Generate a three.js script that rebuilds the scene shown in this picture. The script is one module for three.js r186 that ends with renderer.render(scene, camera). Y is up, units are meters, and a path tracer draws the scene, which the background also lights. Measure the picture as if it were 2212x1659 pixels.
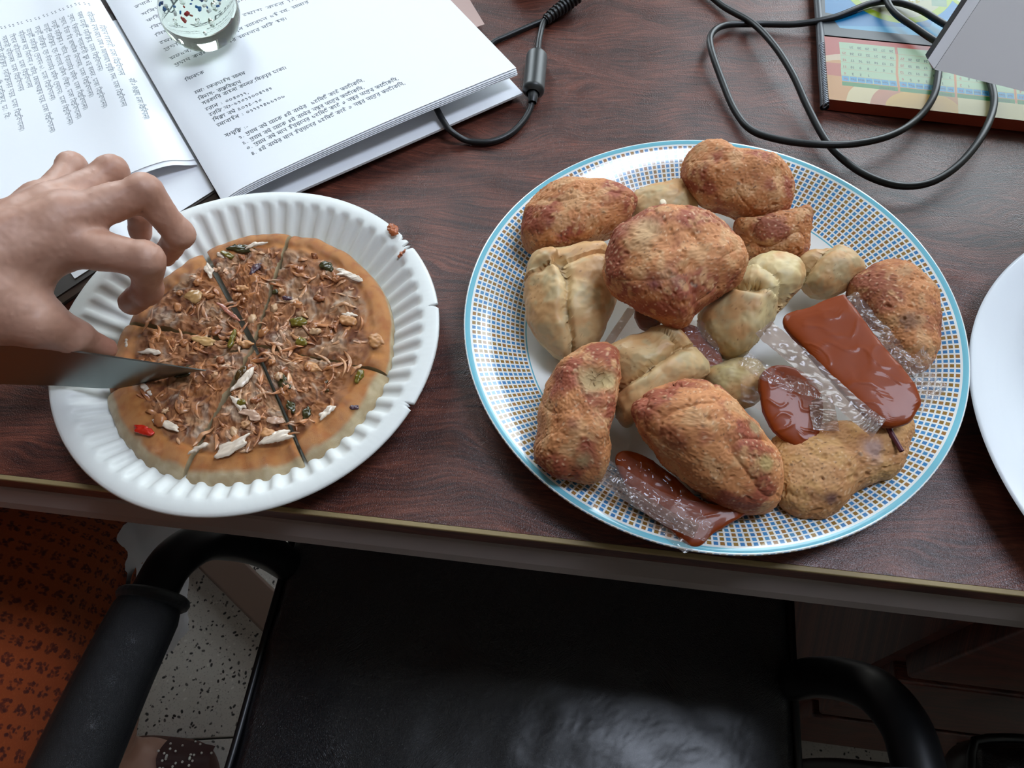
import * as THREE from 'three';
import { mergeGeometries, mergeVertices } from 'three/addons/utils/BufferGeometryUtils.js';
import { ConvexGeometry } from 'three/addons/geometries/ConvexGeometry.js';
import { RoundedBoxGeometry } from 'three/addons/geometries/RoundedBoxGeometry.js';
import { RectAreaLightUniformsLib } from 'three/addons/lights/RectAreaLightUniformsLib.js';
import { createNoise3D } from 'simplex-noise';

// ---------------------------------------------------------------- camera, daylight, lamp, exposure
const scene = new THREE.Scene();
const camera = new THREE.PerspectiveCamera(52.99, 2212 / 1659, 0.02, 50);
camera.position.set(0, 1.111, 0);
camera.rotation.set(-Math.PI / 3, 0, -0.0591);
scene.background = new THREE.Color(0.82, 0.93, 1.0);       // even overcast sky, seen through the windows
scene.backgroundIntensity = 10;
const renderer = new THREE.WebGLRenderer({ antialias: true });
renderer.toneMapping = THREE.LinearToneMapping;
renderer.toneMappingExposure = 0.95;
renderer.shadowMap.enabled = true;
RectAreaLightUniformsLib.init();
const CEILING_LAMP = { x: 1.0, z: -0.36, w: 1.1, d: 0.5, y: 2.94, power: 17 };

// ---------------------------------------------------------------- helpers
const TOP = 0.75;                                           // height of the desk top
let seed = 7;
const rnd = () => { seed = (seed * 1664525 + 1013904223) >>> 0; return seed / 4294967296; };
const rr = (a, b) => a + (b - a) * rnd();
const N3 = createNoise3D(rnd);
const fbm = (x, y, z, o = 4) => { let s = 0, a = 0.5; for (let i = 0; i < o; i++) { s += a * N3(x, y, z); x *= 2.03; y *= 2.03; z *= 2.03; a *= 0.5; } return s; };
const clamp = (x, a = 0, b = 1) => Math.min(b, Math.max(a, x));
const ss = (a, b, x) => { const t = clamp((x - a) / (b - a)); return t * t * (3 - 2 * t); };
const mix = (a, b, t) => a.map((v, i) => v + (b[i] - v) * t);
const V = (a) => new THREE.Vector3(a[0], a[1], a[2]);
const lin = (hex) => { const c = new THREE.Color(hex); return [c.r, c.g, c.b]; };
const used = {};
function numbered(name) { const k = used[name] = (used[name] ?? -1) + 1; return k ? name + '_' + String(k).padStart(3, '0') : name; }
function tag(o, label, category, group) { o.userData.label = label; o.userData.category = category; if (group) o.userData.group = group; return o; }
function structure(o) { o.userData.kind = 'structure'; return o; }
function sh(o) { o.castShadow = true; o.receiveShadow = true; return o; }
// a mesh built in its parent's own axes
function local(name, geo, mat, parent) { const m = sh(new THREE.Mesh(geo, mat)); m.name = parent === scene ? numbered(name) : name; parent.add(m); return m; }
// a mesh whose geometry is given in room coordinates; its origin moves to its base (top level) or to its parent's origin
function put(name, geo, mat, parent = scene) {
  geo.computeBoundingBox();
  const b = geo.boundingBox;
  if (parent === scene) {
    const p = new THREE.Vector3((b.min.x + b.max.x) / 2, b.min.y, (b.min.z + b.max.z) / 2);
    geo.translate(-p.x, -p.y, -p.z);
    const m = local(name, geo, mat, scene); m.position.copy(p); return m;
  }
  let q = parent; const o = new THREE.Vector3();
  while (q && q !== scene) { o.add(q.position); q = q.parent; }
  geo.translate(-o.x, -o.y, -o.z);
  return local(name, geo, mat, parent);
}
function thing(name, p, label, category, group) { const g = new THREE.Group(); g.name = numbered(name); g.position.set(...p); scene.add(g); return tag(g, label, category, group); }
function tex(w, h, fn, srgb = true) {
  const d = new Uint8Array(w * h * 4);
  for (let y = 0; y < h; y++) for (let x = 0; x < w; x++) { const c = fn(x, y), i = (y * w + x) * 4; d[i] = c[0]; d[i + 1] = c[1]; d[i + 2] = c[2]; d[i + 3] = 255; }
  const t = new THREE.DataTexture(d, w, h); t.wrapS = t.wrapT = THREE.RepeatWrapping; t.magFilter = THREE.LinearFilter; t.minFilter = THREE.LinearMipmapLinearFilter;
  if (srgb) t.colorSpace = THREE.SRGBColorSpace; t.needsUpdate = true; return t;
}
function canvas(w, h, draw) {
  const c = document.createElement('canvas'); c.width = w; c.height = h; draw(c.getContext('2d'), w, h);
  const t = new THREE.CanvasTexture(c); t.colorSpace = THREE.SRGBColorSpace; t.magFilter = THREE.LinearFilter; return t;
}
// noise that repeats over a period in x and y
const tn = (x, y, px, py, f, s = 0, g = f) => { const a = x / px * Math.PI * 2, b = y / py * Math.PI * 2; return N3(Math.cos(a) * f + s, Math.sin(a) * f + Math.cos(b) * g, Math.sin(b) * g - s); };
const std = (o) => new THREE.MeshStandardMaterial(o);
const phys = (o) => new THREE.MeshPhysicalMaterial(o);
// indexed grid of (nu + 1) x (nv + 1) points; f(u, v) -> [x, y, z]; wrap joins the last column to the first
function grid(nu, nv, f, { wrap = false, uv = null, flip = false } = {}) {
  const cols = wrap ? nu : nu + 1, pos = [], uvs = [], idx = [];
  for (let j = 0; j <= nv; j++) for (let i = 0; i < cols; i++) { const p = f(i / nu, j / nv, i, j); pos.push(p[0], p[1], p[2]); const w = uv ? uv(i / nu, j / nv, p) : [i / nu, j / nv]; uvs.push(w[0], w[1]); }
  for (let j = 0; j < nv; j++) for (let i = 0; i < nu; i++) {
    const a = j * cols + i, b = j * cols + (i + 1) % cols, c = a + cols, d = b + cols;
    if (flip) idx.push(a, c, b, b, c, d); else idx.push(a, b, c, b, d, c);
  }
  const g = new THREE.BufferGeometry();
  g.setAttribute('position', new THREE.Float32BufferAttribute(pos, 3)); g.setAttribute('uv', new THREE.Float32BufferAttribute(uvs, 2)); g.setIndex(idx); g.computeVertexNormals();
  return g;
}
function colour(g, fn) {
  const p = g.attributes.position, n = g.attributes.normal, c = new Float32Array(p.count * 3);
  for (let i = 0; i < p.count; i++) { const k = fn(p.getX(i), p.getY(i), p.getZ(i), n.getX(i), n.getY(i), n.getZ(i), i); c[i * 3] = k[0]; c[i * 3 + 1] = k[1]; c[i * 3 + 2] = k[2]; }
  g.setAttribute('color', new THREE.BufferAttribute(c, 3)); return g;
}
function displace(g, fn) {
  const p = g.attributes.position, n = g.attributes.normal;
  for (let i = 0; i < p.count; i++) { const x = p.getX(i), y = p.getY(i), z = p.getZ(i), d = fn(x, y, z, n.getX(i), n.getY(i), n.getZ(i), i); p.setXYZ(i, x + n.getX(i) * d, y + n.getY(i) * d, z + n.getZ(i) * d); }
  g.computeVertexNormals(); return g;
}
function tube(points, r, seg = 64, rad = 10, closed = false, tension = 0.5) {
  return new THREE.TubeGeometry(new THREE.CatmullRomCurve3(points.map(V), closed, 'catmullrom', tension), seg, r, rad, closed);
}
// a tube whose radius follows the length
function taper(points, rf, seg = 40, rad = 14) {
  const c = new THREE.CatmullRomCurve3(points.map(V), false, 'centripetal'), fr = c.computeFrenetFrames(seg, false);
  const g = grid(rad, seg, (u, v, i, j) => { const p = c.getPointAt(v), a = u * Math.PI * 2, r = rf(v); return [p.x + r * (Math.cos(a) * fr.normals[j].x + Math.sin(a) * fr.binormals[j].x), p.y + r * (Math.cos(a) * fr.normals[j].y + Math.sin(a) * fr.binormals[j].y), p.z + r * (Math.cos(a) * fr.normals[j].z + Math.sin(a) * fr.binormals[j].z)]; }, { wrap: true });
  return g;
}
const box = (w, h, d, x = 0, y = 0, z = 0) => { const g = new THREE.BoxGeometry(w, h, d); g.translate(x, y, z); return g; };
const rbox = (w, h, d, r, x = 0, y = 0, z = 0, s = 3) => { const g = new RoundedBoxGeometry(w, h, d, s, r); g.translate(x, y, z); return g; };
// mesh a distance field with surface nets
function nets(f, lo, hi, cell) {
  const n = [0, 1, 2].map((k) => Math.ceil((hi[k] - lo[k]) / cell) + 1), [X, Y, Z] = n, F = new Float32Array(X * Y * Z);
  const S = 6, reach = S * cell * 1.1; // blocks far from the surface take the value at their middle
  for (let k = 0; k < Z; k += S) for (let j = 0; j < Y; j += S) for (let i = 0; i < X; i += S) {
    const m = f(lo[0] + (i + S / 2) * cell, lo[1] + (j + S / 2) * cell, lo[2] + (k + S / 2) * cell), far = Math.abs(m) > reach;
    for (let c = k; c < Math.min(Z, k + S); c++) for (let b = j; b < Math.min(Y, j + S); b++) for (let a = i; a < Math.min(X, i + S); a++) F[a + X * (b + Y * c)] = far ? m : f(lo[0] + a * cell, lo[1] + b * cell, lo[2] + c * cell);
  }
  const id = new Int32Array(X * Y * Z).fill(-1), pos = [], idx = [], at = (x, y, z) => x + X * (y + Y * z);
  const E = []; for (let a = 0; a < 8; a++) for (const b of [1, 2, 4]) if (!(a & b)) E.push([a, a | b]);
  for (let z = 0; z < Z - 1; z++) for (let y = 0; y < Y - 1; y++) for (let x = 0; x < X - 1; x++) {
    const c = []; let m = 0;
    for (let a = 0; a < 8; a++) { c[a] = F[at(x + (a & 1), y + ((a >> 1) & 1), z + (a >> 2))]; if (c[a] < 0) m |= 1 << a; }
    if (m === 0 || m === 255) continue;
    let sx = 0, sy = 0, sz = 0, k = 0;
    for (const [a, b] of E) if ((c[a] < 0) !== (c[b] < 0)) { const t = c[a] / (c[a] - c[b]); sx += (a & 1) + t * ((b & 1) - (a & 1)); sy += ((a >> 1) & 1) + t * (((b >> 1) & 1) - ((a >> 1) & 1)); sz += (a >> 2) + t * ((b >> 2) - (a >> 2)); k++; }
    id[at(x, y, z)] = pos.length / 3; pos.push(lo[0] + (x + sx / k) * cell, lo[1] + (y + sy / k) * cell, lo[2] + (z + sz / k) * cell);
  }
  const quad = (a, b, c, d, flip) => { if (a < 0 || b < 0 || c < 0 || d < 0) return; if (flip) idx.push(a, c, b, a, d, c); else idx.push(a, b, c, a, c, d); };
  for (let z = 1; z < Z - 1; z++) for (let y = 1; y < Y - 1; y++) for (let x = 1; x < X - 1; x++) {
    const s = F[at(x, y, z)] < 0;
    if (s !== F[at(x + 1, y, z)] < 0) quad(id[at(x, y - 1, z - 1)], id[at(x, y, z - 1)], id[at(x, y, z)], id[at(x, y - 1, z)], !s);
    if (s !== F[at(x, y + 1, z)] < 0) quad(id[at(x - 1, y, z - 1)], id[at(x, y, z - 1)], id[at(x, y, z)], id[at(x - 1, y, z)], s);
    if (s !== F[at(x, y, z + 1)] < 0) quad(id[at(x - 1, y - 1, z)], id[at(x, y - 1, z)], id[at(x, y, z)], id[at(x - 1, y, z)], !s);
  }
  const g = new THREE.BufferGeometry(); g.setAttribute('position', new THREE.Float32BufferAttribute(pos, 3)); g.setIndex(idx); g.computeVertexNormals(); return g;
}
const smin = (a, b, k) => { const h = clamp(0.5 + 0.5 * (b - a) / k); return b + (a - b) * h - k * h * (1 - h); };
function cone(p, a, ra, b, rb) { // distance to a tapered capsule
  const bx = b[0] - a[0], by = b[1] - a[1], bz = b[2] - a[2], px = p[0] - a[0], py = p[1] - a[1], pz = p[2] - a[2];
  const t = clamp((px * bx + py * by + pz * bz) / (bx * bx + by * by + bz * bz));
  return Math.hypot(px - bx * t, py - by * t, pz - bz * t) - (ra + (rb - ra) * t);
}
// a solid with the given outline lying in a plane, domed above and below it; n sets how full the dome is
function blob(q, top, bot, { m = 90, n = 2.4 } = {}) {
  const c = V([0, 0, 0]); q.o.forEach((p) => c.add(V(p))); c.divideScalar(q.o.length);
  const N = V(q.n).normalize(), curve = new THREE.CatmullRomCurve3(q.o.map(V), true, 'catmullrom', 0.6), ring = curve.getSpacedPoints(512);
  const cap = (h, flip) => grid(m, m, (u, v) => { // concentric square-to-disc map
    const a = 2 * u - 1, b = 2 * v - 1; let r, t;
    if (a === 0 && b === 0) { r = 0; t = 0; } else if (Math.abs(a) > Math.abs(b)) { r = Math.abs(a); t = Math.PI / 4 * b / a + (a < 0 ? Math.PI : 0); } else { r = Math.abs(b); t = Math.PI / 2 - Math.PI / 4 * a / b + (b < 0 ? Math.PI : 0); }
    const f = ((t / (2 * Math.PI)) % 1 + 1) % 1 * 512, i = Math.floor(f), p = ring[i % 512].clone().lerp(ring[(i + 1) % 512], f - i), s = Math.sin(r * Math.PI / 2), z = r >= 0.99999 ? 0 : h * Math.pow(Math.max(0, 1 - Math.pow(s, n)), 1 / n);
    return [c.x + (p.x - c.x) * s + N.x * z, c.y + (p.y - c.y) * s + N.y * z, c.z + (p.z - c.z) * s + N.z * z];
  }, { flip, uv: (u, v, p) => [p[0], p[2]] });
  let A = cap(top, false), flip = false; const k = Math.floor((m + 1) * (m + 1) / 2); if (A.attributes.normal.getX(k) * N.x + A.attributes.normal.getY(k) * N.y + A.attributes.normal.getZ(k) * N.z < 0) { flip = true; A = cap(top, true); }
  const B = cap(-bot, !flip), n1 = m + 1, pos = [...A.attributes.position.array], uv = [...A.attributes.uv.array], idx = [...A.index.array], map = new Int32Array(n1 * n1), bp = B.attributes.position.array, bu = B.attributes.uv.array; // the two caps share their rim
  for (let y = 0, q = 0; y <= m; y++) for (let x = 0; x <= m; x++, q++) { if (x === 0 || y === 0 || x === m || y === m) map[q] = q; else { map[q] = pos.length / 3; pos.push(bp[q * 3], bp[q * 3 + 1], bp[q * 3 + 2]); uv.push(bu[q * 2], bu[q * 2 + 1]); } }
  for (const q of B.index.array) idx.push(map[q]);
  const g = new THREE.BufferGeometry(); g.setAttribute('position', new THREE.Float32BufferAttribute(pos, 3)); g.setAttribute('uv', new THREE.Float32BufferAttribute(uv, 2)); g.setIndex(idx); g.computeVertexNormals(); return g;
}

// ---------------------------------------------------------------- procedural surfaces
const woodMap = tex(1024, 1024, (x, y) => {
  const w = tn(x, y, 1024, 1024, 0.5, 3, 0.8) * 30 + tn(x, y, 1024, 1024, 1.4, 9, 2.2) * 9, r = y + w;
  const ring = Math.sin(r * 0.075 + tn(x, y, 1024, 1024, 0.5, 1) * 5), Y = r * 1;
  const fine = tn(x, Y, 1024, 1024, 2.2, 5, 34), streak = tn(x, Y, 1024, 1024, 3.5, 2, 70), pore = tn(x, y, 1024, 1024, 11, 8, 120);
  const t = clamp(0.40 + 0.13 * ring + 0.24 * fine + 0.2 * streak + 0.16 * pore);
  return mix([46, 18, 12], [124, 68, 50], t);
});
const woodBump = tex(512, 512, (x, y) => { const v = 128 + 60 * tn(x, y, 512, 512, 55, 4) + 45 * tn(x, y, 512, 512, 30, 6) + 22 * tn(x, y, 512, 512, 80, 1); return [v, v, v]; }, false);
const leatherBump = tex(768, 768, (x, y) => {
  const a = 1 - Math.abs(tn(x, y, 768, 768, 9, 2)), b = 1 - Math.abs(tn(x, y, 768, 768, 19, 5)), c = 1 - Math.abs(tn(x, y, 768, 768, 34, 11));
  const v = 235 - 95 * a ** 9 - 70 * b ** 6 - 45 * c ** 4; return [v, v, v];
}, false);
const grainBump = tex(512, 512, (x, y) => { const v = 128 + 90 * tn(x, y, 512, 512, 40, 4) + 40 * tn(x, y, 512, 512, 90, 6); return [v, v, v]; }, false);
const rep = (t, r, s = r) => { const c = t.clone(); c.repeat.set(r, s); c.needsUpdate = true; return c; };
const M = {
  wood: std({ map: rep(woodMap, 2.2), bumpMap: rep(woodBump, 11), bumpScale: 0.0003, roughness: 0.36 }),
  woodEdge: std({ map: rep(woodMap, 2.2), roughness: 0.42 }),
  edgeGrey: std({ color: 0x776c66, roughness: 0.4 }),
  edgeBeige: std({ color: 0x8d7a52, roughness: 0.6 }),
  wall: std({ color: 0x938f86, roughness: 0.9 }),
  whiteFrame: std({ color: 0xe4e4e0, roughness: 0.5 }),
  foam: std({ color: 0xd6d8d4, roughness: 0.45 }),
  paper: std({ color: 0xe9ecf0, roughness: 0.75 }),
  black: std({ color: 0x0d0e10, roughness: 0.38 }),
  cable: std({ color: 0x101213, roughness: 0.42 }),
  leather: phys({ color: 0x0b0d12, roughness: 0.36, clearcoat: 0.8, clearcoatRoughness: 0.3, bumpMap: rep(leatherBump, 6), bumpScale: 0.0026 }),
  piping: std({ color: 0x08090c, roughness: 0.35 }),
  pad: std({ color: 0x0a0b0d, roughness: 0.42, bumpMap: rep(grainBump, 3, 6), bumpScale: 0.0004 }),
  steel: std({ color: 0x7f8683, metalness: 1, roughness: 0.3 }),
};

// ---------------------------------------------------------------- the room
function wallWithHoles(w, h, t, holes) { // in x-y, centred on z = 0, x from 0; holes [x0, x1, y0, y1] left to right
  const g = []; let x = 0;
  for (const [a, b, c, d] of holes) { g.push(box(a - x, h, t, (a + x) / 2, h / 2)); g.push(box(b - a, c, t, (a + b) / 2, c / 2)); g.push(box(b - a, h - d, t, (a + b) / 2, (h + d) / 2)); x = b; }
  g.push(box(w - x, h, t, (w + x) / 2, h / 2)); return mergeGeometries(g);
}
const R = { x0: -2.2, x1: 2.8, z0: -1.95, z1: 2.2, h: 3.0 };
{
  const HOLES = [[1.2, 1.95, 1.0, 2.9], [2.95, 4.9, 1.0, 2.92]];
  const back = local('wall_back', wallWithHoles(R.x1 - R.x0, R.h, 0.2, HOLES), M.wall, scene); back.position.set(R.x0, 0, R.z0 - 0.1); structure(tag(back, 'white back wall with two tall windows', 'wall'));
  const front = local('wall_front', box(R.x1 - R.x0, R.h, 0.2, (R.x1 - R.x0) / 2, R.h / 2), M.wall, scene); front.position.set(R.x0, 0, R.z1 + 0.1); structure(tag(front, 'plain white wall behind the black chairs', 'wall'));
  for (const [n, x, l] of [['wall_left', R.x0 - 0.1, 'plain white wall on the side of the papers'], ['wall_right', R.x1 + 0.1, 'plain white wall on the side of the empty plate']]) {
    const w = local(n, box(0.2, R.h, R.z1 - R.z0 + 0.4, 0, R.h / 2), M.wall, scene); w.position.set(x, 0, (R.z0 + R.z1) / 2); structure(tag(w, l, 'wall'));
  }
  const ceil = local('ceiling', box(R.x1 - R.x0 + 0.4, 0.2, R.z1 - R.z0 + 0.4), M.wall, scene); ceil.position.set((R.x0 + R.x1) / 2, R.h + 0.1, (R.z0 + R.z1) / 2); structure(tag(ceil, 'flat white ceiling with a panel lamp', 'ceiling'));
  HOLES.forEach(([a, b, c, d], i) => {
    const g = [box(b - a, 0.05, 0.06, 0, 0.025), box(b - a, 0.05, 0.06, 0, d - c - 0.025), box(0.05, d - c, 0.06, -(b - a) / 2 + 0.025, (d - c) / 2), box(0.05, d - c, 0.06, (b - a) / 2 - 0.025, (d - c) / 2), box(b - a, 0.04, 0.05, 0, (d - c) * 0.45)];
    if (i) g.push(box(0.04, d - c, 0.05, 0, (d - c) / 2));
    const w = local('window_' + (i + 1), mergeGeometries(g), M.whiteFrame, scene); w.position.set(R.x0 + (a + b) / 2, c, R.z0 - 0.08); structure(tag(w, i ? 'wide window frame with a middle post' : 'narrow window frame with one cross bar', 'window'));
  });
  const lamp = thing('ceiling_lamp', [CEILING_LAMP.x, CEILING_LAMP.y, CEILING_LAMP.z], 'white rectangular panel lamp on the ceiling above the desk', 'lamp');
  local('housing', box(CEILING_LAMP.w + 0.06, 0.05, CEILING_LAMP.d + 0.06, 0, 0.035), M.whiteFrame, lamp);
  local('lamp_panel', box(CEILING_LAMP.w, 0.01, CEILING_LAMP.d, 0, 0.006), std({ color: 0xffffff, emissive: 0xdfeaff, emissiveIntensity: 6 }), lamp);
  const rl = new THREE.RectAreaLight(0xdfeaff, CEILING_LAMP.power, CEILING_LAMP.w, CEILING_LAMP.d); rl.name = 'ceiling_lamp_light'; rl.position.set(CEILING_LAMP.x, CEILING_LAMP.y - 0.003, CEILING_LAMP.z); rl.rotation.x = -Math.PI / 2; scene.add(rl);
}
// terrazzo floor, laid in tiles
{
  const terrazzo = (s) => { const g = Array.from({ length: 900 }, () => [rnd() * 512, rnd() * 512, rr(1.2, 4.5), rr(0, 6.3), rnd()]); const c = document.createElement('canvas'); c.width = c.height = 512; const x = c.getContext('2d'); x.fillStyle = s; x.fillRect(0, 0, 512, 512);
    for (let k = 0; k < 9000; k++) { x.fillStyle = rnd() < 0.5 ? 'rgba(210,205,198,0.35)' : 'rgba(110,104,98,0.3)'; x.fillRect(rnd() * 512, rnd() * 512, rr(1, 3), rr(1, 3)); }
    for (const [a, b, r, t, q] of g) { x.fillStyle = q < 0.55 ? '#2f2c2b' : q < 0.8 ? '#57524e' : '#d8d2c8'; x.beginPath(); x.ellipse(a, b, r, r * 0.6, t, 0, 7); x.fill(); }
    const t = new THREE.CanvasTexture(c); t.colorSpace = THREE.SRGBColorSpace; t.magFilter = THREE.LinearFilter; return std({ map: t, roughness: 0.35 }); };
  const mats = [terrazzo('#c6beb5'), terrazzo('#bfb7ae'), terrazzo('#c9c1b9')], slab = local('floor', box(R.x1 - R.x0 + 0.4, 0.1, R.z1 - R.z0 + 0.4, 0, -0.06), std({ color: 0x6f6a64, roughness: 0.6 }), scene);
  slab.position.set((R.x0 + R.x1) / 2, 0, (R.z0 + R.z1) / 2); structure(tag(slab, 'grey terrazzo floor with black chips', 'floor'));
  const tg = rbox(0.298, 0.02, 0.298, 0.002, 0, -0.01, 0, 1);
  let k = 0;
  for (let i = 0; i < 16; i++) for (let j = 0; j < 13; j++) { const t = local('tile', tg, mats[(i * 7 + j * 5) % 3], slab); t.position.set(-2.32 + i * 0.3 + 0.06, 0, -1.9 + j * 0.3); t.rotation.y = (k++ % 4) * Math.PI / 2; }
}
// ---------------------------------------------------------------- desk and chairs (own axes: x along the desk edge, z towards the sitter)
const EDGE = [-0.2671, 0.75, -0.1712], TURN = -0.1791;
{
  const desk = thing('desk', [EDGE[0], 0, EDGE[2]], 'dark brown wood-grain desk with a grey edge strip', 'desk'); desk.rotation.y = TURN;
  const flat = (g, s = 1) => { const p = g.attributes.position, u = g.attributes.uv; for (let i = 0; i < p.count; i++) u.setXY(i, p.getX(i) * s, (p.getZ(i) + p.getY(i)) * s); return g; };
  local('desk_top', flat(box(2.5, 0.012, 1.0, 0.3, TOP - 0.006, -0.5015)), M.wood, desk);
  local('edge_line', rbox(2.5, 0.0022, 0.0028, 0.0006, 0.3, TOP - 0.0012, -0.0002, 1), M.edgeBeige, desk);
  local('top_edge', flat(box(2.5, 0.0098, 0.0026, 0.3, TOP - 0.0073, -0.0003)), M.woodEdge, desk);
  const gs = grid(1, 6, (u, v) => { const P = [[-0.004, -0.0122], [0.0002, -0.0126], [0.0022, -0.0138], [0.0066, -0.0212], [0.0082, -0.0262], [0.007, -0.028], [-0.004, -0.028]][Math.round(v * 6)]; return [-0.95 + u * 2.5, TOP + P[1], P[0]]; }, { flip: true }); local('grey_strip', gs.toNonIndexed(), M.edgeGrey, desk).geometry.computeVertexNormals();
  local('added_drawer_unit', flat(box(0.48, TOP - 0.06, 0.6, 0.80, (TOP - 0.06) / 2, -0.335)), M.woodEdge, desk); for (const y of [0.12, 0.34, 0.56]) { const d = local('added_drawer', flat(rbox(0.46, 0.2, 0.02, 0.003, 0.80, y, -0.028)), M.woodEdge, desk); local('handle', rbox(0.12, 0.012, 0.02, 0.003, 0.80, y + 0.05, -0.014), M.black, d); }  // pedestal with its fronts and handles, added to darken the floor under the desk
  local('lower_board', flat(box(2.5, 0.016, 0.99, 0.3, TOP - 0.0352, -0.496)), M.woodEdge, desk);
  for (const x of [-0.93, 1.53]) local('side_panel', flat(box(0.025, TOP - 0.043, 0.9, x, (TOP - 0.043) / 2, -0.5)), M.woodEdge, desk);
  local('foot_rail', flat(rbox(0.34, 0.03, 0.05, 0.004, 0, 0.016, 0)), std({ color: 0x6b5346, roughness: 0.5 }), desk);
  { const fr = desk.children[desk.children.length - 1]; fr.rotation.y = -0.57; fr.position.set(-0.158, 0, -0.124); }
}
function chairParts(c) {
  // seat cushion: rounded, slightly crowned
  const W = 0.22, D0 = -0.2, D1 = 0.24, rr2 = 0.03;
  const sg = new RoundedBoxGeometry(2 * W, 0.075, D1 - D0, 8, rr2); sg.translate(0, 0.4225, (D0 + D1) / 2);
  const cg = grid(200, 200, (u, v) => { const x = (u - 0.5) * 2, z = (v - 0.5) * 2, e = Math.max(Math.abs(x), Math.abs(z)), k = 1 - 0.06 * (x * x) * (z * z); const drop = ss(0.9, 1, e); return [x * W * k, 0.46 + 0.010 * (1 - x * x) * (1 - z * z) - 0.012 * drop * drop - (e > 0.999 ? 0.01 : 0), (D0 + D1) / 2 + z * (D1 - D0) / 2 * k]; }, { flip: true, uv: (u, v) => [u * 0.44, v * 0.44] });
  displace(cg, (x, y, z) => -0.0012 * fbm(x * 14, 3, z * 14, 2) + 0.00009 * (1 - Math.abs(N3(x * 60 + 2 * N3(x * 20, 1, z * 20), 5, z * 60))) ** 5 + 0.00014 * (1 - Math.abs(N3(x * 150, 9, z * 140))) ** 4);
  local('cushion_top', cg, M.leather, c); sg.scale(0.985, 1, 0.985); sg.translate(0, -0.006, 0); local('cushion_body', sg, M.leather, c);
  const ring = []; for (const [x, z] of [[-W, D0], [W, D0], [W, D1], [-W, D1]]) ring.push([x * 0.985, 0.452, z * 0.97 + 0.0]);
  const pr = []; for (let i = 0; i < 4; i++) { const a = ring[i], b = ring[(i + 1) % 4]; for (const t of [0.06, 0.35, 0.65, 0.94]) pr.push([a[0] + (b[0] - a[0]) * t, a[1], a[2] + (b[2] - a[2]) * t]); }
  local('piping', tube(pr, 0.0035, 160, 8, true), M.piping, c);
  for (const s of [-1, 1]) {
    const x = s * 0.236, dz = s > 0 ? 0.045 : 0;
    local('arm_pad', taper([[x - s * 0.002, 0.62, 0.025 + dz], [x, 0.632, 0.09 + dz], [x + s * 0.004, 0.636, 0.2 + dz], [x, 0.625, 0.3]], (v) => 0.0215 * (v < 0.03 ? 0.82 + 6 * v : 1) * (0.96 + 0.12 * Math.sin(v * 3)), 50, 24), M.pad, c);
    local('collar', new THREE.TorusGeometry(0.0185, 0.0045, 10, 30), M.pad, c).position.set(x - s * 0.002, 0.62, 0.026 + dz);
    local('arm_tube', taper([[x, 0.632, 0.1 + dz], [x - s * 0.001, 0.62, 0.022 + dz], [s * 0.2339, 0.613, -0.0006 + dz], [s * 0.2287, 0.595, -0.021 + dz], [s * 0.2252, 0.55, -0.0372 + dz], [s * 0.2183, 0.5, -0.0468 + dz], [s * 0.2093, 0.43, -0.051 + dz], [s * 0.18, 0.39, -0.051 + dz]], () => 0.0145, 80, 18), M.black, c);
    local('back_post', taper([[x, 0.635, 0.26], [x, 0.622, 0.31], [x * 0.9, 0.66, 0.335], [x * 0.86, 0.84, 0.37]], () => 0.012, 40, 12), M.black, c);
    local('leg', taper([[x * 0.9, 0.4, -0.16], [x, 0.2, -0.18], [x * 1.02, 0.004, -0.19]], () => 0.0125, 20, 12), M.black, c);
    local('leg', taper([[x * 0.9, 0.4, 0.2], [x, 0.2, 0.24], [x * 1.02, 0.004, 0.27]], () => 0.0125, 20, 12), M.black, c);
  }
  local('seat_frame', mergeGeometries([rbox(0.4, 0.025, 0.03, 0.006, 0, 0.372, -0.16), rbox(0.4, 0.025, 0.03, 0.006, 0, 0.372, 0.2), rbox(0.03, 0.025, 0.38, 0.006, -0.19, 0.372, 0.02), rbox(0.03, 0.025, 0.38, 0.006, 0.19, 0.372, 0.02)]), M.black, c);
  local('backrest', new RoundedBoxGeometry(0.42, 0.36, 0.05, 6, 0.022).translate(0, 0.8, 0.345), M.leather, c).rotation.x = 0;
}
{
  const at = (u, v) => { const c = Math.cos(TURN), s = Math.sin(TURN); return [EDGE[0] + u * c + v * s, 0, EDGE[2] - u * s + v * c]; };
  const c1 = thing('armchair', at(0.268, 0), 'black leather armchair pushed under the desk below the patterned plate', 'chair', 'black office chairs at the desk');
  c1.rotation.y = TURN; chairParts(c1);
  const c2 = c1.clone(); c2.name = numbered('armchair'); c2.position.set(...at(0.83, 0.21)); scene.add(c2);
  tag(c2, 'black leather armchair next to another, below the plain white plate', 'chair', 'black office chairs at the desk');
}

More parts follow.
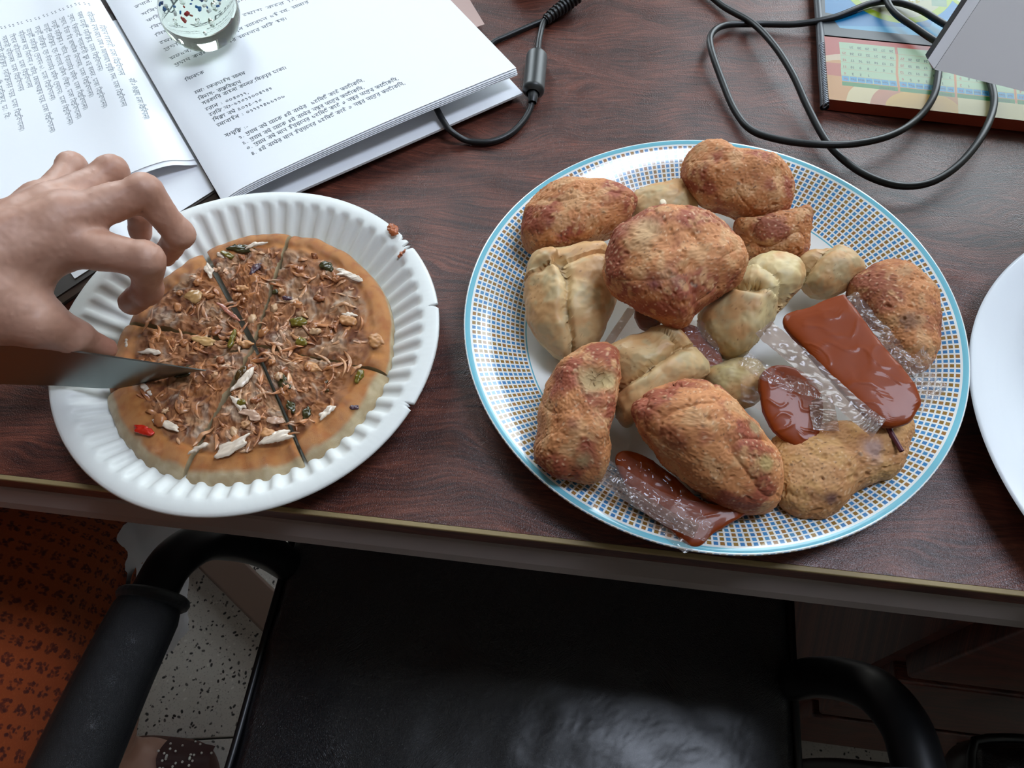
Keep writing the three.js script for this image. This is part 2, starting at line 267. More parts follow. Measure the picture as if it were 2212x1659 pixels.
// ---------------------------------------------------------------- plates
const BIG = [0.1071, 0.772, -0.2312], BIGR = 0.1311;
const SMALL = [-0.1409, 0.77, -0.2382], SMALLR = 0.1039;
const plateRing = (prof, seg, mod) => grid(seg, prof.length - 1, (u, v, i, j) => { const a = u * Math.PI * 2, [r, y] = prof[j], d = mod ? mod(a, r, y, j) : [0, 0]; return [(r + d[0]) * Math.cos(a), y + d[1], (r + d[0]) * Math.sin(a)]; }, { wrap: true, flip: true });
{
  // fluted foam plate under the pizza: the flutes run up the wall, the rim is torn in three places
  const p = thing('foam_plate', [SMALL[0], TOP, SMALL[2]], 'white fluted disposable plate with torn rim holding the pizza', 'plate');
  const tears = [[[-0.0541, 0.77, -0.2932], 0.03, 0.006], [[-0.0504, 0.77, -0.1861], 0.012, 0.006], [[-0.0378, 0.77, -0.2489], 0.006, 0.007], [[-0.0574, 0.77, -0.299], 0.02, 0.003]].map(([q, w, d]) => [Math.atan2(q[2] - SMALL[2], q[0] - SMALL[0]), w, d]);
  const top = [[0.0005, 0.0042]], R1 = SMALLR;
  for (let r = 0.004; r < 0.0665; r += 0.0025) top.push([r, 0.0042]);
  top.push([0.0672, 0.0052], [0.0682, 0.0058], [0.0694, 0.0052], [0.0705, 0.0046]);
  for (let k = 0; k <= 16; k++) { const t = k / 16; top.push([0.0722 + t * 0.0218, 0.0048 + 0.0147 * Math.pow(t, 0.92)]); }
  top.push([0.0952, 0.0202], [0.097, 0.0206], [0.0995, 0.0207], [R1 - 0.002, 0.0205], [R1 - 0.0006, 0.0199], [R1, 0.0190]);
  const prof = [...top, [R1 - 0.0008, 0.0182], [R1 - 0.002, 0.0188], [0.0975, 0.019], [0.0945, 0.018], [0.072, 0.0025], [0.07, 0.0012], [0.02, 0.0012], [0.0005, 0.0012]];
  const wob = (a) => 0.0008 * Math.sin(2 * a + 0.6) + 0.0004 * Math.sin(5 * a);
  const g = plateRing(prof, 760, (a, r, y, j) => {
    const wall = ss(0.0735, 0.079, r) * (1 - ss(0.0925, 0.0958, r)), fl = Math.cos(a * 58 + Math.sin(a * 3) * 0.3); let dr = 0, dy = wall * 0.0011 * (fl > 0 ? Math.pow(fl, 0.6) : -Math.pow(-fl, 0.6)) + wob(a) * ss(0.07, 0.1, r);
    if (r > 0.099) for (const [ta, w, d] of tears) { const x = Math.abs(Math.atan2(Math.sin(a - ta), Math.cos(a - ta))); if (x < w) dr -= d * (0.55 + 0.45 * Math.sin(a * 517)) * (1 - (x / w) ** 4) * ss(0.098, 0.1035, r); }
    return [dr, dy];
  });
  displace(g, (x, y, z) => Math.hypot(x, z) < 0.07 ? 0.00018 * Math.sin(x * 2600) * Math.sin(z * 2600) : 0.00006 * fbm(x * 300, y * 300, z * 300, 2));
  local('plate_body', g, M.foam, p);
  // empty foam plate at the desk edge
  const q = [0.3612, 0.771, -0.1466], p2 = thing('foam_plate', [q[0], TOP, q[2]], 'empty plain white disposable plate beside the patterned plate', 'plate');
  const prof2 = [[0.0005, 0.0042]]; for (let r = 0.004; r < 0.071; r += 0.0025) prof2.push([r, 0.0042]);
  for (let k = 0; k <= 18; k++) { const t = k / 18; prof2.push([0.0725 + t * 0.0225, 0.0042 + 0.0158 * Math.sin(t * Math.PI / 2)]); }
  prof2.push([0.099, 0.0208], [0.103, 0.0205], [0.1042, 0.0196], [0.1036, 0.019], [0.099, 0.0193], [0.094, 0.0182], [0.072, 0.0022], [0.07, 0.0012], [0.0005, 0.0012]);
  prof2.forEach((k) => { k[0] *= 1.312; });
  const g2 = plateRing(prof2, 420, (a, r) => [0, wob(a + 1) * ss(0.09, 0.13, r)]);
  displace(g2, (x, y, z) => Math.hypot(x, z) < 0.108 ? 0.00022 * Math.sin(x * 2000) * Math.sin(z * 2000) : 0);
  local('plate_body', g2, std({ color: 0xd9dee2, roughness: 0.32 }), p2);
}
{
  // dinner plate: printed band of blue and brown blocks between two turquoise lines
  const p = thing('dinner_plate', [BIG[0], TOP, BIG[2]], 'large white plate with blue and brown checked border, heaped with snacks', 'plate');
  const prof = [[0.0005, 0.0045]]; for (let r = 0.006; r < 0.084; r += 0.006) prof.push([r, 0.0045]);
  for (let k = 0; k <= 40; k++) { const t = k / 40; prof.push([0.086 + t * (BIGR - 0.0015 - 0.086), 0.0045 + 0.0175 * (0.35 * t + 0.65 * t * t * (3 - 2 * t) * (0.7 + 0.3 * t))]); }
  prof.push([BIGR - 0.0004, 0.0221], [BIGR, 0.0214], [BIGR - 0.0006, 0.0205], [BIGR - 0.003, 0.0193], [0.1, 0.006], [0.085, 0.0014], [0.06, 0.0002], [0.056, 0.0012], [0.0005, 0.0012]);
  const PAIRS = 12, r0 = 0.094, r1 = BIGR, S = 2048 / (r1 - r0) * 0.25;
  const map = canvas(1008, 512, (x, w, h) => {
    x.fillStyle = '#e2e4e0'; x.fillRect(0, 0, w, h); const Y = (r) => h - (r - r0) / (r1 - r0) * h;
    x.fillStyle = '#72b6c6'; x.fillRect(0, Y(0.1302), w, Y(0.1276) - Y(0.1302)); x.fillStyle = '#5fa9bb'; x.fillRect(0, Y(0.0982), w, Y(0.0975) - Y(0.0982));
    const cw = w / (PAIRS * 2), rows = 11, ra = 0.0987, rb = 0.1268, rp = (rb - ra) / rows;
    for (let i = 0; i < PAIRS * 2; i++) for (let k = 0; k < rows; k++) {
      const b = i % 2 === 0; x.fillStyle = b ? ['#3d7fb4', '#4a8abf', '#3f78ad', '#4a86b0'][(i * 5 + k * 3) % 4] : ['#8e6b32', '#94733a', '#87662f', '#966a38'][(i * 3 + k * 7) % 4];
      const yy = Y(ra + (k + 0.86) * rp), hh = rp / (r1 - r0) * h * 0.7; x.fillRect(i * cw + cw * 0.17, yy, cw * 0.68, hh);
      x.fillStyle = 'rgba(236,238,234,0.28)'; for (let d = 0; d < 10; d++) x.fillRect(i * cw + cw * 0.17 + rnd() * cw * 0.64, yy + rnd() * hh * 0.9, 2, 2);
    }
  });
  map.wrapS = THREE.RepeatWrapping; map.wrapT = THREE.ClampToEdgeWrapping;
  const g = grid(528, prof.length - 1, (u, v, i, j) => { const a = u * Math.PI * 2, [r, y] = prof[j]; return [r * Math.cos(a), y, r * Math.sin(a)]; }, { flip: true, uv: (u, v, q) => { const r = Math.hypot(q[0], q[2]); return [u * 11, clamp((r - r0) / (r1 - r0), 0.004, 0.996)]; } });
  // the underside is plain
  const u = g.attributes.uv, top = prof.length - 9; for (let i = 0; i < u.count; i++) if (Math.floor(i / 529) > top) u.setY(i, 0.01);
  local('plate_body', g, phys({ map, roughness: 0.16, clearcoat: 0.5, clearcoatRoughness: 0.06 }), p);
}
// ---------------------------------------------------------------- pizza, cut into seven slices
{
  const O = [-0.1388, 0.76, -0.2336], RAD = 0.0722, KZ = 0.945, BASE = TOP + 0.0046, AP = [-0.1372, 0.77, -0.2324];
  const ends = [[-0.1758, 0.77, -0.3025], [-0.1253, 0.77, -0.3084], [-0.0649, 0.77, -0.2109], [-0.1047, 0.77, -0.1633], [-0.1619, 0.77, -0.1657], [-0.2057, 0.77, -0.2102], [-0.2099, 0.77, -0.2527]], ang = ends.map((e) => Math.atan2(e[2] - AP[2], e[0] - AP[0]));
  const crust = std({ vertexColors: true, roughness: 0.62, bumpMap: rep(grainBump, 40), bumpScale: 0.0002 });
  const sauceTop = std({ vertexColors: true, roughness: 0.22, bumpMap: rep(grainBump, 45), bumpScale: 0.0005 });
  const shred = std({ vertexColors: true, roughness: 0.25 });
  const pepper = std({ color: 0x6a5c1c, roughness: 0.22 }), pepperDark = std({ color: 0x3a3518, roughness: 0.22 }), mayo = std({ color: 0xd3c2ae, roughness: 0.2 }), olive = std({ color: 0x4a3312, roughness: 0.15 }), red = std({ color: 0xb3210f, roughness: 0.25 }), purple = std({ color: 0x4a3038, roughness: 0.3 }), chunk = std({ color: 0xb98352, roughness: 0.4 });
  const labels = ['pizza slice pinched under the curled fingers', 'pizza slice with green pepper skin, furthest from the chairs', 'large pizza slice with shredded onion and a torn pale crust beside the plate wall', 'pizza slice with a wide pale crust, between two cuts', 'pizza slice streaked with white mayonnaise along its orange crust', 'pizza slice with a bright red pepper bit at its rim', 'narrow pizza slice between the thumb and the knife blade'];
  const push = [0.0013, 0.0005, 0.0009, 0.001, 0.0006, 0.0006, 0.0016], shrink = [1, 1, 0.965, 0.955, 0.965, 1, 1], bulge = [0.009, 0.009, 0.0135, 0.0155, 0.014, 0.010, 0.009], pale = [0.88, 0.88, 0.838, 0.832, 0.84, 0.885, 0.89], lift = [0.001, 0.0005, 0.001, 0, 0.0012, 0, 0];
  for (let s = 0; s < 7; s++) {
    let a0 = ang[s], a1 = ang[(s + 1) % 7]; if (a1 < a0) a1 += Math.PI * 2;
    const mid = (a0 + a1) / 2, half = (a1 - a0) / 2, ax = AP[0] + Math.cos(mid) * push[s] / Math.sin(Math.min(half, 1.2)), az = AP[2] + Math.sin(mid) * push[s] / Math.sin(Math.min(half, 1.2));
    const reach = (t) => { const dx = ax - O[0], dz = (az - O[2]) * KZ, cx = Math.cos(t), cz = Math.sin(t) * KZ, n = cx * cx + cz * cz, b = (dx * cx + dz * cz) / n; return -b + Math.sqrt(Math.max(0, b * b - (dx * dx + dz * dz - RAD * RAD) / n)); };
    const hTop = (x, z, q) => BASE + 0.0125 + lift[s] + 0.0026 * fbm(x * 60, s, z * 60, 2) + (1 - ss(0.8, 0.86, q)) * (0.0022 * fbm(x * 170, s + 5, z * 170, 3) + 0.0007 * (1 - Math.abs(N3(x * 230, s, z * 230))) ** 3) - 0.0012 * ss(0.84, 0.9, q) + 0.0016 * Math.exp(-(((q - 0.93) / 0.04) ** 2));
    const g = thing('pizza_slice', [ax + Math.cos(mid) * 0.03, BASE, az + Math.sin(mid) * 0.03], labels[s], 'pizza slice', 'slices of the cut pizza');
    // crust and dough: a closed wedge; columns run across the slice, rows from the tip over the top and down the outside
    const nu = 110, nv = 130, pos = (u, v) => {
      const t = a0 + (a1 - a0) * u, L = reach(t) * shrink[s] * (1 + 0.012 * N3(Math.cos(t) * 3, Math.sin(t) * 3, s)), edge = Math.min(u, 1 - u) * (a1 - a0);
      let q, y; const side = (r) => 0.0016 * Math.exp(-Math.max(0, edge * r) / 0.0016);
      if (v < 0.8) { q = v / 0.8 * 0.93; const r = q * L; y = hTop(ax + Math.cos(t) * r, az + Math.sin(t) * r, q) - side(r); return [ax + Math.cos(t) * r, y, az + Math.sin(t) * r]; }
      const w = (v - 0.8) / 0.2 * 2.3, r = L * 0.93 + bulge[s] * Math.sin(Math.min(w, Math.PI / 2)) - (w > Math.PI / 2 ? 0.003 * (w - Math.PI / 2) : 0); y = hTop(ax + Math.cos(t) * L * 0.93, az + Math.sin(t) * L * 0.93, 0.93) - side(r);
      const low = BASE + 0.0002, k = w < Math.PI / 2 ? (1 - Math.cos(w)) * 0.72 : 0.72 + 0.28 * (w - Math.PI / 2) / (2.3 - Math.PI / 2); return [ax + Math.cos(t) * r, y + (low - y) * k, az + Math.sin(t) * r];
    };
    const top = grid(nu, nv, pos, { flip: false, uv: (u, v, p) => [p[0], p[2]] });
    const wallOf = (u, flip) => grid(nv, 6, (a, b) => { const p = pos(u, a); return [p[0], p[1] + (BASE + 0.0002 - p[1]) * b, p[2]]; }, { flip });
    const bottom = grid(nu, 20, (u, v) => { const t = a0 + (a1 - a0) * u, r = reach(t) * v * 1.02; return [ax + Math.cos(t) * r, BASE + 0.0002, az + Math.sin(t) * r]; }, { flip: true });
    const W1 = wallOf(0, true), W2 = wallOf(1, false), doughC = (x, y, z) => mix([0.50, 0.36, 0.19], [0.66, 0.52, 0.31], ss(-0.4, 0.5, fbm(x * 90, y * 90, z * 90, 3)));
    const rowQ = (i) => Math.floor(i / (nu + 1)) / nv;
    const saucy = (x, z) => {
      const wx = x + 0.004 * N3(x * 90, 4, z * 90), wz = z + 0.004 * N3(x * 90, 8, z * 90), n1 = fbm(wx * 110 + 3, s * 3, wz * 110, 4), n2 = fbm(wx * 42, s * 5 + 9, wz * 42, 3), n3 = fbm(wx * 240, 2, wz * 240, 3), vein = (1 - Math.abs(N3(wx * 60, s * 2 + 1, wz * 60))) ** 7;
      let c = mix([0.45, 0.185, 0.075], [0.20, 0.062, 0.025], ss(-0.15, 0.4, n1 + 0.3 * n3)); c = mix(c, [0.52, 0.29, 0.15], ss(0.0, 0.4, n2 + 0.4 * n3) * 0.85); c = mix(c, [0.66, 0.50, 0.37], vein * ss(-0.1, 0.3, n2 + 0.3 * n1) * 0.85); c = mix(c, [0.52, 0.20, 0.06], ss(0.2, 0.45, -n2 + 0.2 * n3) * 0.6); return c;
    };
    colour(top, (x, y, z, nx, ny, nz, i) => {
      const v = rowQ(i), n1 = fbm(x * 120 + 3, s * 3, z * 120, 3), n2 = fbm(x * 45, s * 5 + 9, z * 45, 3);
      const orange = mix([0.60, 0.25, 0.075], [0.50, 0.175, 0.05], ss(-0.3, 0.5, n1));
      const c = mix(saucy(x, z), orange, ss(0.735, 0.765, v + 0.06 * n2));
      return mix(c, doughC(x, y, z), ss(pale[s], pale[s] + 0.02, v + 0.015 * n2));
    });
    for (const w of [W1, W2, bottom]) colour(w, doughC);
    put('crust', mergeGeometries([W1, W2, bottom]), crust, g);
    put('sauced_top', top, sauceTop, g);
    const spot = (margin = 0.12, q0 = 0.1, q1 = 0.86) => { const u = rr(margin, 1 - margin), t = a0 + (a1 - a0) * u, q = Math.sqrt(rr(q0 * q0, q1 * q1)), r = reach(t) * q, x = ax + Math.cos(t) * r, z = az + Math.sin(t) * r; return [x, hTop(x, z, q), z]; };
    // shredded onion and chicken
    const bits = [], tones = [[0.42, 0.175, 0.068], [0.36, 0.14, 0.052], [0.48, 0.25, 0.115], [0.30, 0.105, 0.04], [0.50, 0.30, 0.16], [0.40, 0.165, 0.06]];
    const flatStrip = (path, w, h) => { const c = new THREE.CatmullRomCurve3(path.map(V)), n = 14; return grid(8, n, (u, v) => { const p = c.getPoint(v), t = c.getTangent(v), e = Math.sqrt(Math.sin(Math.PI * clamp(v, 0.02, 0.98))), sx = -t.z, sz = t.x, l = Math.hypot(sx, sz) || 1, a = u * Math.PI * 2, q = w * e * Math.cos(a) / l, y = h * (0.4 + 0.6 * e) * Math.sin(a); return [p.x + sx * q, p.y + y + 0.25 * w * Math.cos(a) * Math.sin(v * 5 + w * 9000), p.z + sz * q]; }, { wrap: true, uv: (u, v, p) => [p[0], p[2]] }); };
    for (let k = 0; k < Math.round(85 * half); k++) {
      const p = spot(0.07), d = rr(0, 6.3), len = rr(0.006, 0.02), bend = rr(-1.5, 1.5), w = rr(0.0005, 0.0014), path = []; let x = p[0], z = p[2], t = d;
      for (let i = 0; i < 5; i++) { if (Math.hypot((x - O[0]), (z - O[2]) * KZ) > RAD * 0.87) break; path.push([x, hTop(x, z, 0.5) + rr(-0.0004, 0.0006), z]); x += Math.cos(t) * len / 5; z += Math.sin(t) * len / 5; t += bend / 3; }
      if (path.length < 3) continue;
      const tg = flatStrip(path, w, rr(0.0004, 0.0007)), tone = tones[Math.floor(rnd() * tones.length)], b = rr(0.95, 1.2), own = rr(0.15, 0.5); colour(tg, (x, y, z) => mix(saucy(x, z), tone, own).map((c) => Math.min(1, c * b))); bits.push(tg);
    }
    for (let k = 0; k < Math.round(14 * half); k++) { const p = spot(0.1), b = new THREE.IcosahedronGeometry(rr(0.0012, 0.0028), 2); b.scale(rr(0.8, 1.6), 0.7, rr(0.7, 1.2)); b.rotateY(rr(0, 6)); b.deleteAttribute('uv'); const m = mergeVertices(b); m.computeVertexNormals(); displace(m, (x, y, z) => 0.0009 * N3(x * 700 + k, y * 700, z * 700)); m.translate(p[0], p[1] + 0.0006, p[2]); m.setAttribute('uv', new THREE.Float32BufferAttribute(new Float32Array(m.attributes.position.count * 2), 2)); const tone = tones[Math.floor(rnd() * tones.length)]; colour(m, () => tone); bits.push(m); }
    const sm = put('shredded_topping', mergeGeometries(bits), shred, g); sm.userData.kind = 'stuff'; sm.userData.label = 'shredded onion and spiced chicken';
    // a flat irregular flake
    const flake = (name, p, w, l, th, turn, mat, ruff = 0.3) => { const o = { c: p, n: [rr(-0.2, 0.2), 1, rr(-0.2, 0.2)], o: [] }; for (let i = 0; i < 9; i++) { const a = i / 9 * 6.283, q = 1 + ruff * (N3(Math.cos(a) * 1.3 + p[0] * 900, Math.sin(a) * 1.3, p[2] * 900)); const X = Math.cos(a) * l * q, Z = Math.sin(a) * w * q; o.o.push([p[0] + X * Math.cos(turn) - Z * Math.sin(turn), p[1], p[2] + X * Math.sin(turn) + Z * Math.cos(turn)]); } const b = blob(o, th, th * 0.6, { m: 16, n: 2.6 }); displace(b, (x, y, z) => 0.0004 * N3(x * 400, y * 400, z * 400)); return put(name, b, mat, g); };
    const onTop = (p) => [p[0], hTop(p[0], p[2], 0.5) + 0.0012, p[2]];
    if (s === 1) { flake('pepper_piece', onTop([-0.1517, 0.77, -0.2989]), 0.003, 0.008, 0.0012, 0.2, pepperDark); flake('pepper_piece', onTop([-0.1591, 0.77, -0.2943]), 0.002, 0.005, 0.001, 0.6, pepper); flake('onion_piece', onTop([-0.1417, 0.77, -0.2823]), 0.0022, 0.0042, 0.0008, -0.9, purple); flake('mayonnaise', onTop([-0.145, 0.77, -0.2994]), 0.0016, 0.007, 0.0009, -0.2, mayo, 0.6); flake('chicken_piece', onTop([-0.1474, 0.77, -0.2689]), 0.002, 0.0035, 0.0014, 0.2, chunk); flake('mayonnaise', onTop([-0.1623, 0.77, -0.2946]), 0.002, 0.003, 0.0008, 0.4, mayo, 0.6); }
    if (s === 2) { flake('pepper_piece', onTop([-0.1142, 0.77, -0.2446]), 0.003, 0.0055, 0.0016, 0.1, pepper); flake('pepper_piece', onTop([-0.1009, 0.77, -0.2815]), 0.003, 0.005, 0.0012, 0.7, pepperDark); flake('charred_bit', onTop([-0.1284, 0.77, -0.265]), 0.0015, 0.002, 0.001, 0, pepperDark); flake('charred_bit', onTop([-0.1212, 0.77, -0.2597]), 0.0016, 0.003, 0.001, 0.2, purple); flake('chicken_piece', onTop([-0.0864, 0.77, -0.2426]), 0.003, 0.0048, 0.0018, 0.4, chunk); flake('mayonnaise', onTop([-0.0866, 0.77, -0.2463]), 0.002, 0.004, 0.0012, 0.5, mayo, 0.7); flake('mayonnaise', onTop([-0.0901, 0.77, -0.2751]), 0.003, 0.009, 0.0007, 0.5, mayo, 0.7); flake('chicken_piece', onTop([-0.0714, 0.77, -0.2287]), 0.0035, 0.005, 0.0014, 0.9, chunk); flake('pepper_piece', onTop([-0.1111, 0.77, -0.2315]), 0.0025, 0.0032, 0.0012, 0.3, pepper); }
    if (s === 3) { flake('pepper_piece', onTop([-0.118, 0.77, -0.2062]), 0.0032, 0.0055, 0.0012, 1.1, pepperDark); flake('pepper_piece', onTop([-0.0792, 0.77, -0.2077]), 0.002, 0.0042, 0.0014, -1.2, pepper); flake('pepper_piece', onTop([-0.1128, 0.77, -0.1914]), 0.0022, 0.004, 0.001, 1.2, pepperDark); flake('pepper_piece', onTop([-0.105, 0.77, -0.1882]), 0.002, 0.0035, 0.0012, 1.5, pepperDark); flake('mayonnaise', onTop([-0.0944, 0.77, -0.187]), 0.0022, 0.005, 0.0008, -0.9, mayo, 0.6); flake('peppercorn', onTop([-0.0959, 0.77, -0.2052]), 0.001, 0.001, 0.0009, 0, olive, 0.05); flake('peppercorn', onTop([-0.095, 0.77, -0.1997]), 0.0011, 0.0011, 0.0009, 0, olive, 0.05); flake('chicken_piece', onTop([-0.1043, 0.77, -0.2151]), 0.003, 0.0055, 0.0016, 0.4, chunk); flake('onion_piece', onTop([-0.0809, 0.762, -0.1898]), 0.0016, 0.0026, 0.0007, 0, purple); }
    if (s === 4) { flake('mayonnaise', onTop([-0.1382, 0.77, -0.2104]), 0.003, 0.009, 0.0012, -1.0, mayo, 0.5); flake('olive_piece', onTop([-0.1407, 0.77, -0.2131]), 0.0022, 0.0046, 0.002, -1.05, olive, 0.1); flake('mayonnaise', onTop([-0.1177, 0.77, -0.1742]), 0.003, 0.0095, 0.0014, -0.25, mayo, 0.5); flake('mayonnaise', onTop([-0.1391, 0.77, -0.1713]), 0.003, 0.0085, 0.0012, -0.45, mayo, 0.6); flake('mayonnaise', onTop([-0.1407, 0.77, -0.196]), 0.002, 0.0062, 0.001, 0.9, mayo, 0.6); flake('mayonnaise', onTop([-0.1562, 0.77, -0.1704]), 0.002, 0.005, 0.001, -0.4, mayo, 0.6); flake('mustard_seed', onTop([-0.1388, 0.77, -0.1958]), 0.002, 0.0024, 0.0012, 0, pepper, 0.05); flake('chicken_piece', onTop([-0.1229, 0.77, -0.1764]), 0.003, 0.0042, 0.0016, 0.3, chunk); flake('mayonnaise', onTop([-0.132, 0.77, -0.1882]), 0.003, 0.006, 0.0005, 0.3, std({ color: 0xb5927a, roughness: 0.25 }), 0.9); flake('mayonnaise', onTop([-0.121, 0.77, -0.184]), 0.0024, 0.005, 0.0005, -0.2, std({ color: 0xb5927a, roughness: 0.25 }), 0.9); }
    if (s === 5) { flake('pepper_piece', onTop([-0.1864, 0.764, -0.183]), 0.0022, 0.0062, 0.0012, 0.45, red); flake('mayonnaise', onTop([-0.1748, 0.77, -0.185]), 0.0018, 0.008, 0.0009, 0.4, mayo, 0.6); flake('mayonnaise', onTop([-0.1894, 0.77, -0.2069]), 0.0018, 0.006, 0.0009, 0.6, mayo, 0.7); flake('pepper_piece', onTop([-0.1716, 0.77, -0.2155]), 0.0022, 0.0045, 0.001, -0.3, pepperDark); flake('pepper_piece', onTop([-0.2067, 0.762, -0.2112]), 0.002, 0.0045, 0.001, 0.2, pepper); }
    if (s === 6) { flake('onion_piece', onTop([-0.1636, 0.77, -0.2352]), 0.0026, 0.0065, 0.0009, 0.3, std({ color: 0xc39a64, roughness: 0.25 })); flake('mayonnaise', onTop([-0.1926, 0.77, -0.2307]), 0.0018, 0.0055, 0.0009, 0.2, mayo, 0.7); flake('mayonnaise', onTop([-0.2065, 0.77, -0.2382]), 0.0018, 0.0035, 0.0008, 1.2, mayo, 0.6); flake('pepper_piece', onTop([-0.1483, 0.771, -0.2349]), 0.0016, 0.0055, 0.0014, -1.4, pepper); flake('chicken_piece', onTop([-0.1417, 0.771, -0.2321]), 0.0026, 0.0042, 0.002, 0.1, chunk); }
    if (s === 0) { flake('onion_piece', onTop([-0.1732, 0.77, -0.2651]), 0.004, 0.005, 0.0012, 0.2, std({ color: 0xa98353, roughness: 0.25 })); flake('mayonnaise', onTop([-0.1675, 0.77, -0.2825]), 0.002, 0.005, 0.0008, 1.1, mayo, 0.6); flake('onion_piece', onTop([-0.1537, 0.77, -0.2542]), 0.0012, 0.009, 0.0008, 0.75, std({ color: 0xb0705a, roughness: 0.15 })); }
  }
  // scraps on the plate rim
  for (const [p, l, w, t, lab] of [[[-0.0633, 0.7725, -0.3025], 0.0048, 0.003, 1.2, 'orange shred of topping stuck on the torn plate rim'], [[-0.0582, 0.7705, -0.2863], 0.0032, 0.0008, -0.9, 'tiny brown shred lying inside the plate wall']]) {
    const q = { c: p, n: [0.1, 1, 0.1], o: [] }; for (let i = 0; i < 8; i++) { const a = i / 8 * 6.283; q.o.push([p[0] + Math.cos(a) * l * Math.cos(t) - Math.sin(a) * w * Math.sin(t), p[1], p[2] + Math.cos(a) * l * Math.sin(t) + Math.sin(a) * w * Math.cos(t)]); }
    const b = blob(q, 0.0016, 0.0008, { m: 16, n: 2.4 }); displace(b, (x, y, z) => 0.0006 * N3(x * 500, y * 500, z * 500)); tag(put('topping_scrap', b, std({ color: 0xa85c34, roughness: 0.35 })), lab, 'food scrap');
  }
}

// ---------------------------------------------------------------- snacks on the patterned plate
const breaded = std({ vertexColors: true, roughness: 0.7 }), pastry = std({ vertexColors: true, roughness: 0.5 });
function croquette(q, top, bot, label, k, opt = {}) {
  const g = blob(q, top, bot, { m: 170, n: opt.full ?? 2.5 }), low = opt.low ?? 0.0035;
  const ridge = (x, y, z) => 1 - Math.abs(N3(x * 26 + k * 7, y * 26, z * 26 + k));
  displace(g, (x, y, z) => low * 0.9 * fbm(x * 30 + k * 3, y * 30, z * 30, 2) - (opt.fold ?? 0.0006) * ridge(x, y, z) ** 10 + 0.0005 * fbm(x * 120, y * 120 + k, z * 120, 3));
  displace(g, (x, y, z) => 0.00017 * N3(x * 480, y * 480 + k, z * 480) + 0.0005 * Math.max(0, N3(x * 400, y * 400, z * 400 + k) - 0.4) - 0.0016 * Math.max(0, N3(x * 140 + 9, y * 140, z * 140 + k) - 0.66) * 2);
  for (const [c, r, d] of opt.dents ?? []) displace(g, (x, y, z) => -d * Math.exp(-((Math.hypot(x - c[0], y - c[1], z - c[2]) / r) ** 2)));
  colour(g, (x, y, z) => {
    const a = fbm(x * 30 + k * 5, y * 30, z * 30, 3), b = fbm(x * 70, y * 70 + k * 2, z * 70, 3), s = N3(x * 420, y * 420, z * 420 + k), w = N3(x * 300 + 4, y * 300, z * 300);
    let c = mix(opt.light ?? [0.51, 0.205, 0.072], opt.dark ?? [0.29, 0.068, 0.028], ss(-0.2, 0.3, a + 0.35 * b)); c = mix(c, [0.55, 0.29, 0.125], ss(0.1, 0.4, b - a * 0.5) * 0.8);
    c = mix(c, [0.10, 0.03, 0.018], ss(0.72, 0.9, s) * 0.8); c = mix(c, [0.70, 0.46, 0.27], ss(0.6, 0.85, w) * 0.6); c = mix(c, [0.07, 0.05, 0.045], ss(0.5, 0.62, fbm(x * 95 + k, y * 95, z * 95 + 7, 2)) * 0.55);
    for (const [p, r, t] of opt.spots ?? []) { const d = Math.hypot(x - p[0], y - p[1], z - p[2]) / r; c = mix(c, t, clamp(1.25 * Math.exp(-(d ** 3)) + 0.35 * b) * (d < 1.6 ? 1 : 0) * 0.85); }
    return c;
  });
  return tag(put('breaded_croquette', g, breaded), label, 'croquette', 'breaded croquettes on the patterned plate');
}
function dumpling(q, top, bot, label, k, opt = {}) {
  const g = blob(q, top, bot, { m: 96, n: opt.full ?? 2.2 });
  displace(g, (x, y, z) => 0.0024 * fbm(x * 30 + k * 3, y * 30, z * 30, 2) + 0.0005 * fbm(x * 150, y * 150 + k, z * 150, 2) + 0.0006 * Math.max(0, N3(x * 190, y * 190, z * 190 + k) - 0.55));
  const seg = (x, z, L) => { let m = 1, sgn = 0; for (let i = 0; i < L.length - 1; i++) { const a = L[i], b = L[i + 1], dx = b[0] - a[0], dz = b[2] - a[2], t = clamp(((x - a[0]) * dx + (z - a[2]) * dz) / (dx * dx + dz * dz)), ex = x - a[0] - dx * t, ez = z - a[2] - dz * t, d = Math.hypot(ex, ez); if (d < m) { m = d; sgn = Math.sign(dx * ez - dz * ex); } } return [m, sgn]; };
  for (const [L, w, d, step] of opt.folds ?? []) displace(g, (x, y, z, nx, ny) => { if (ny < 0) return 0; const [m, sg] = seg(x, z, L); return -d * Math.exp(-((m / w) ** 2)) + (step ?? 0) * sg * Math.exp(-m / (w * 4)); });
  colour(g, (x, y, z) => {
    const a = fbm(x * 32 + k * 5, y * 32, z * 32, 3), b = fbm(x * 80, y * 80 + k * 2, z * 80, 3), s = N3(x * 480, y * 480, z * 480 + k);
    let c = mix(opt.light ?? [0.62, 0.425, 0.205], opt.tan ?? [0.55, 0.305, 0.125], ss(-0.25, 0.3, a)); c = mix(c, opt.grey ?? [0.46, 0.37, 0.20], ss(0.05, 0.4, b - 0.3 * a) * 0.6); c = mix(c, [0.20, 0.08, 0.03], ss(0.76, 0.9, s) * 0.75 * ss(-0.1, 0.3, fbm(x * 25, y * 25 + 4, z * 25 + k, 2)));
    return c;
  });
  return tag(put('pale_dumpling', g, pastry), label, 'dumpling', 'pale fried dumplings on the patterned plate');
}
const H = 0.005;
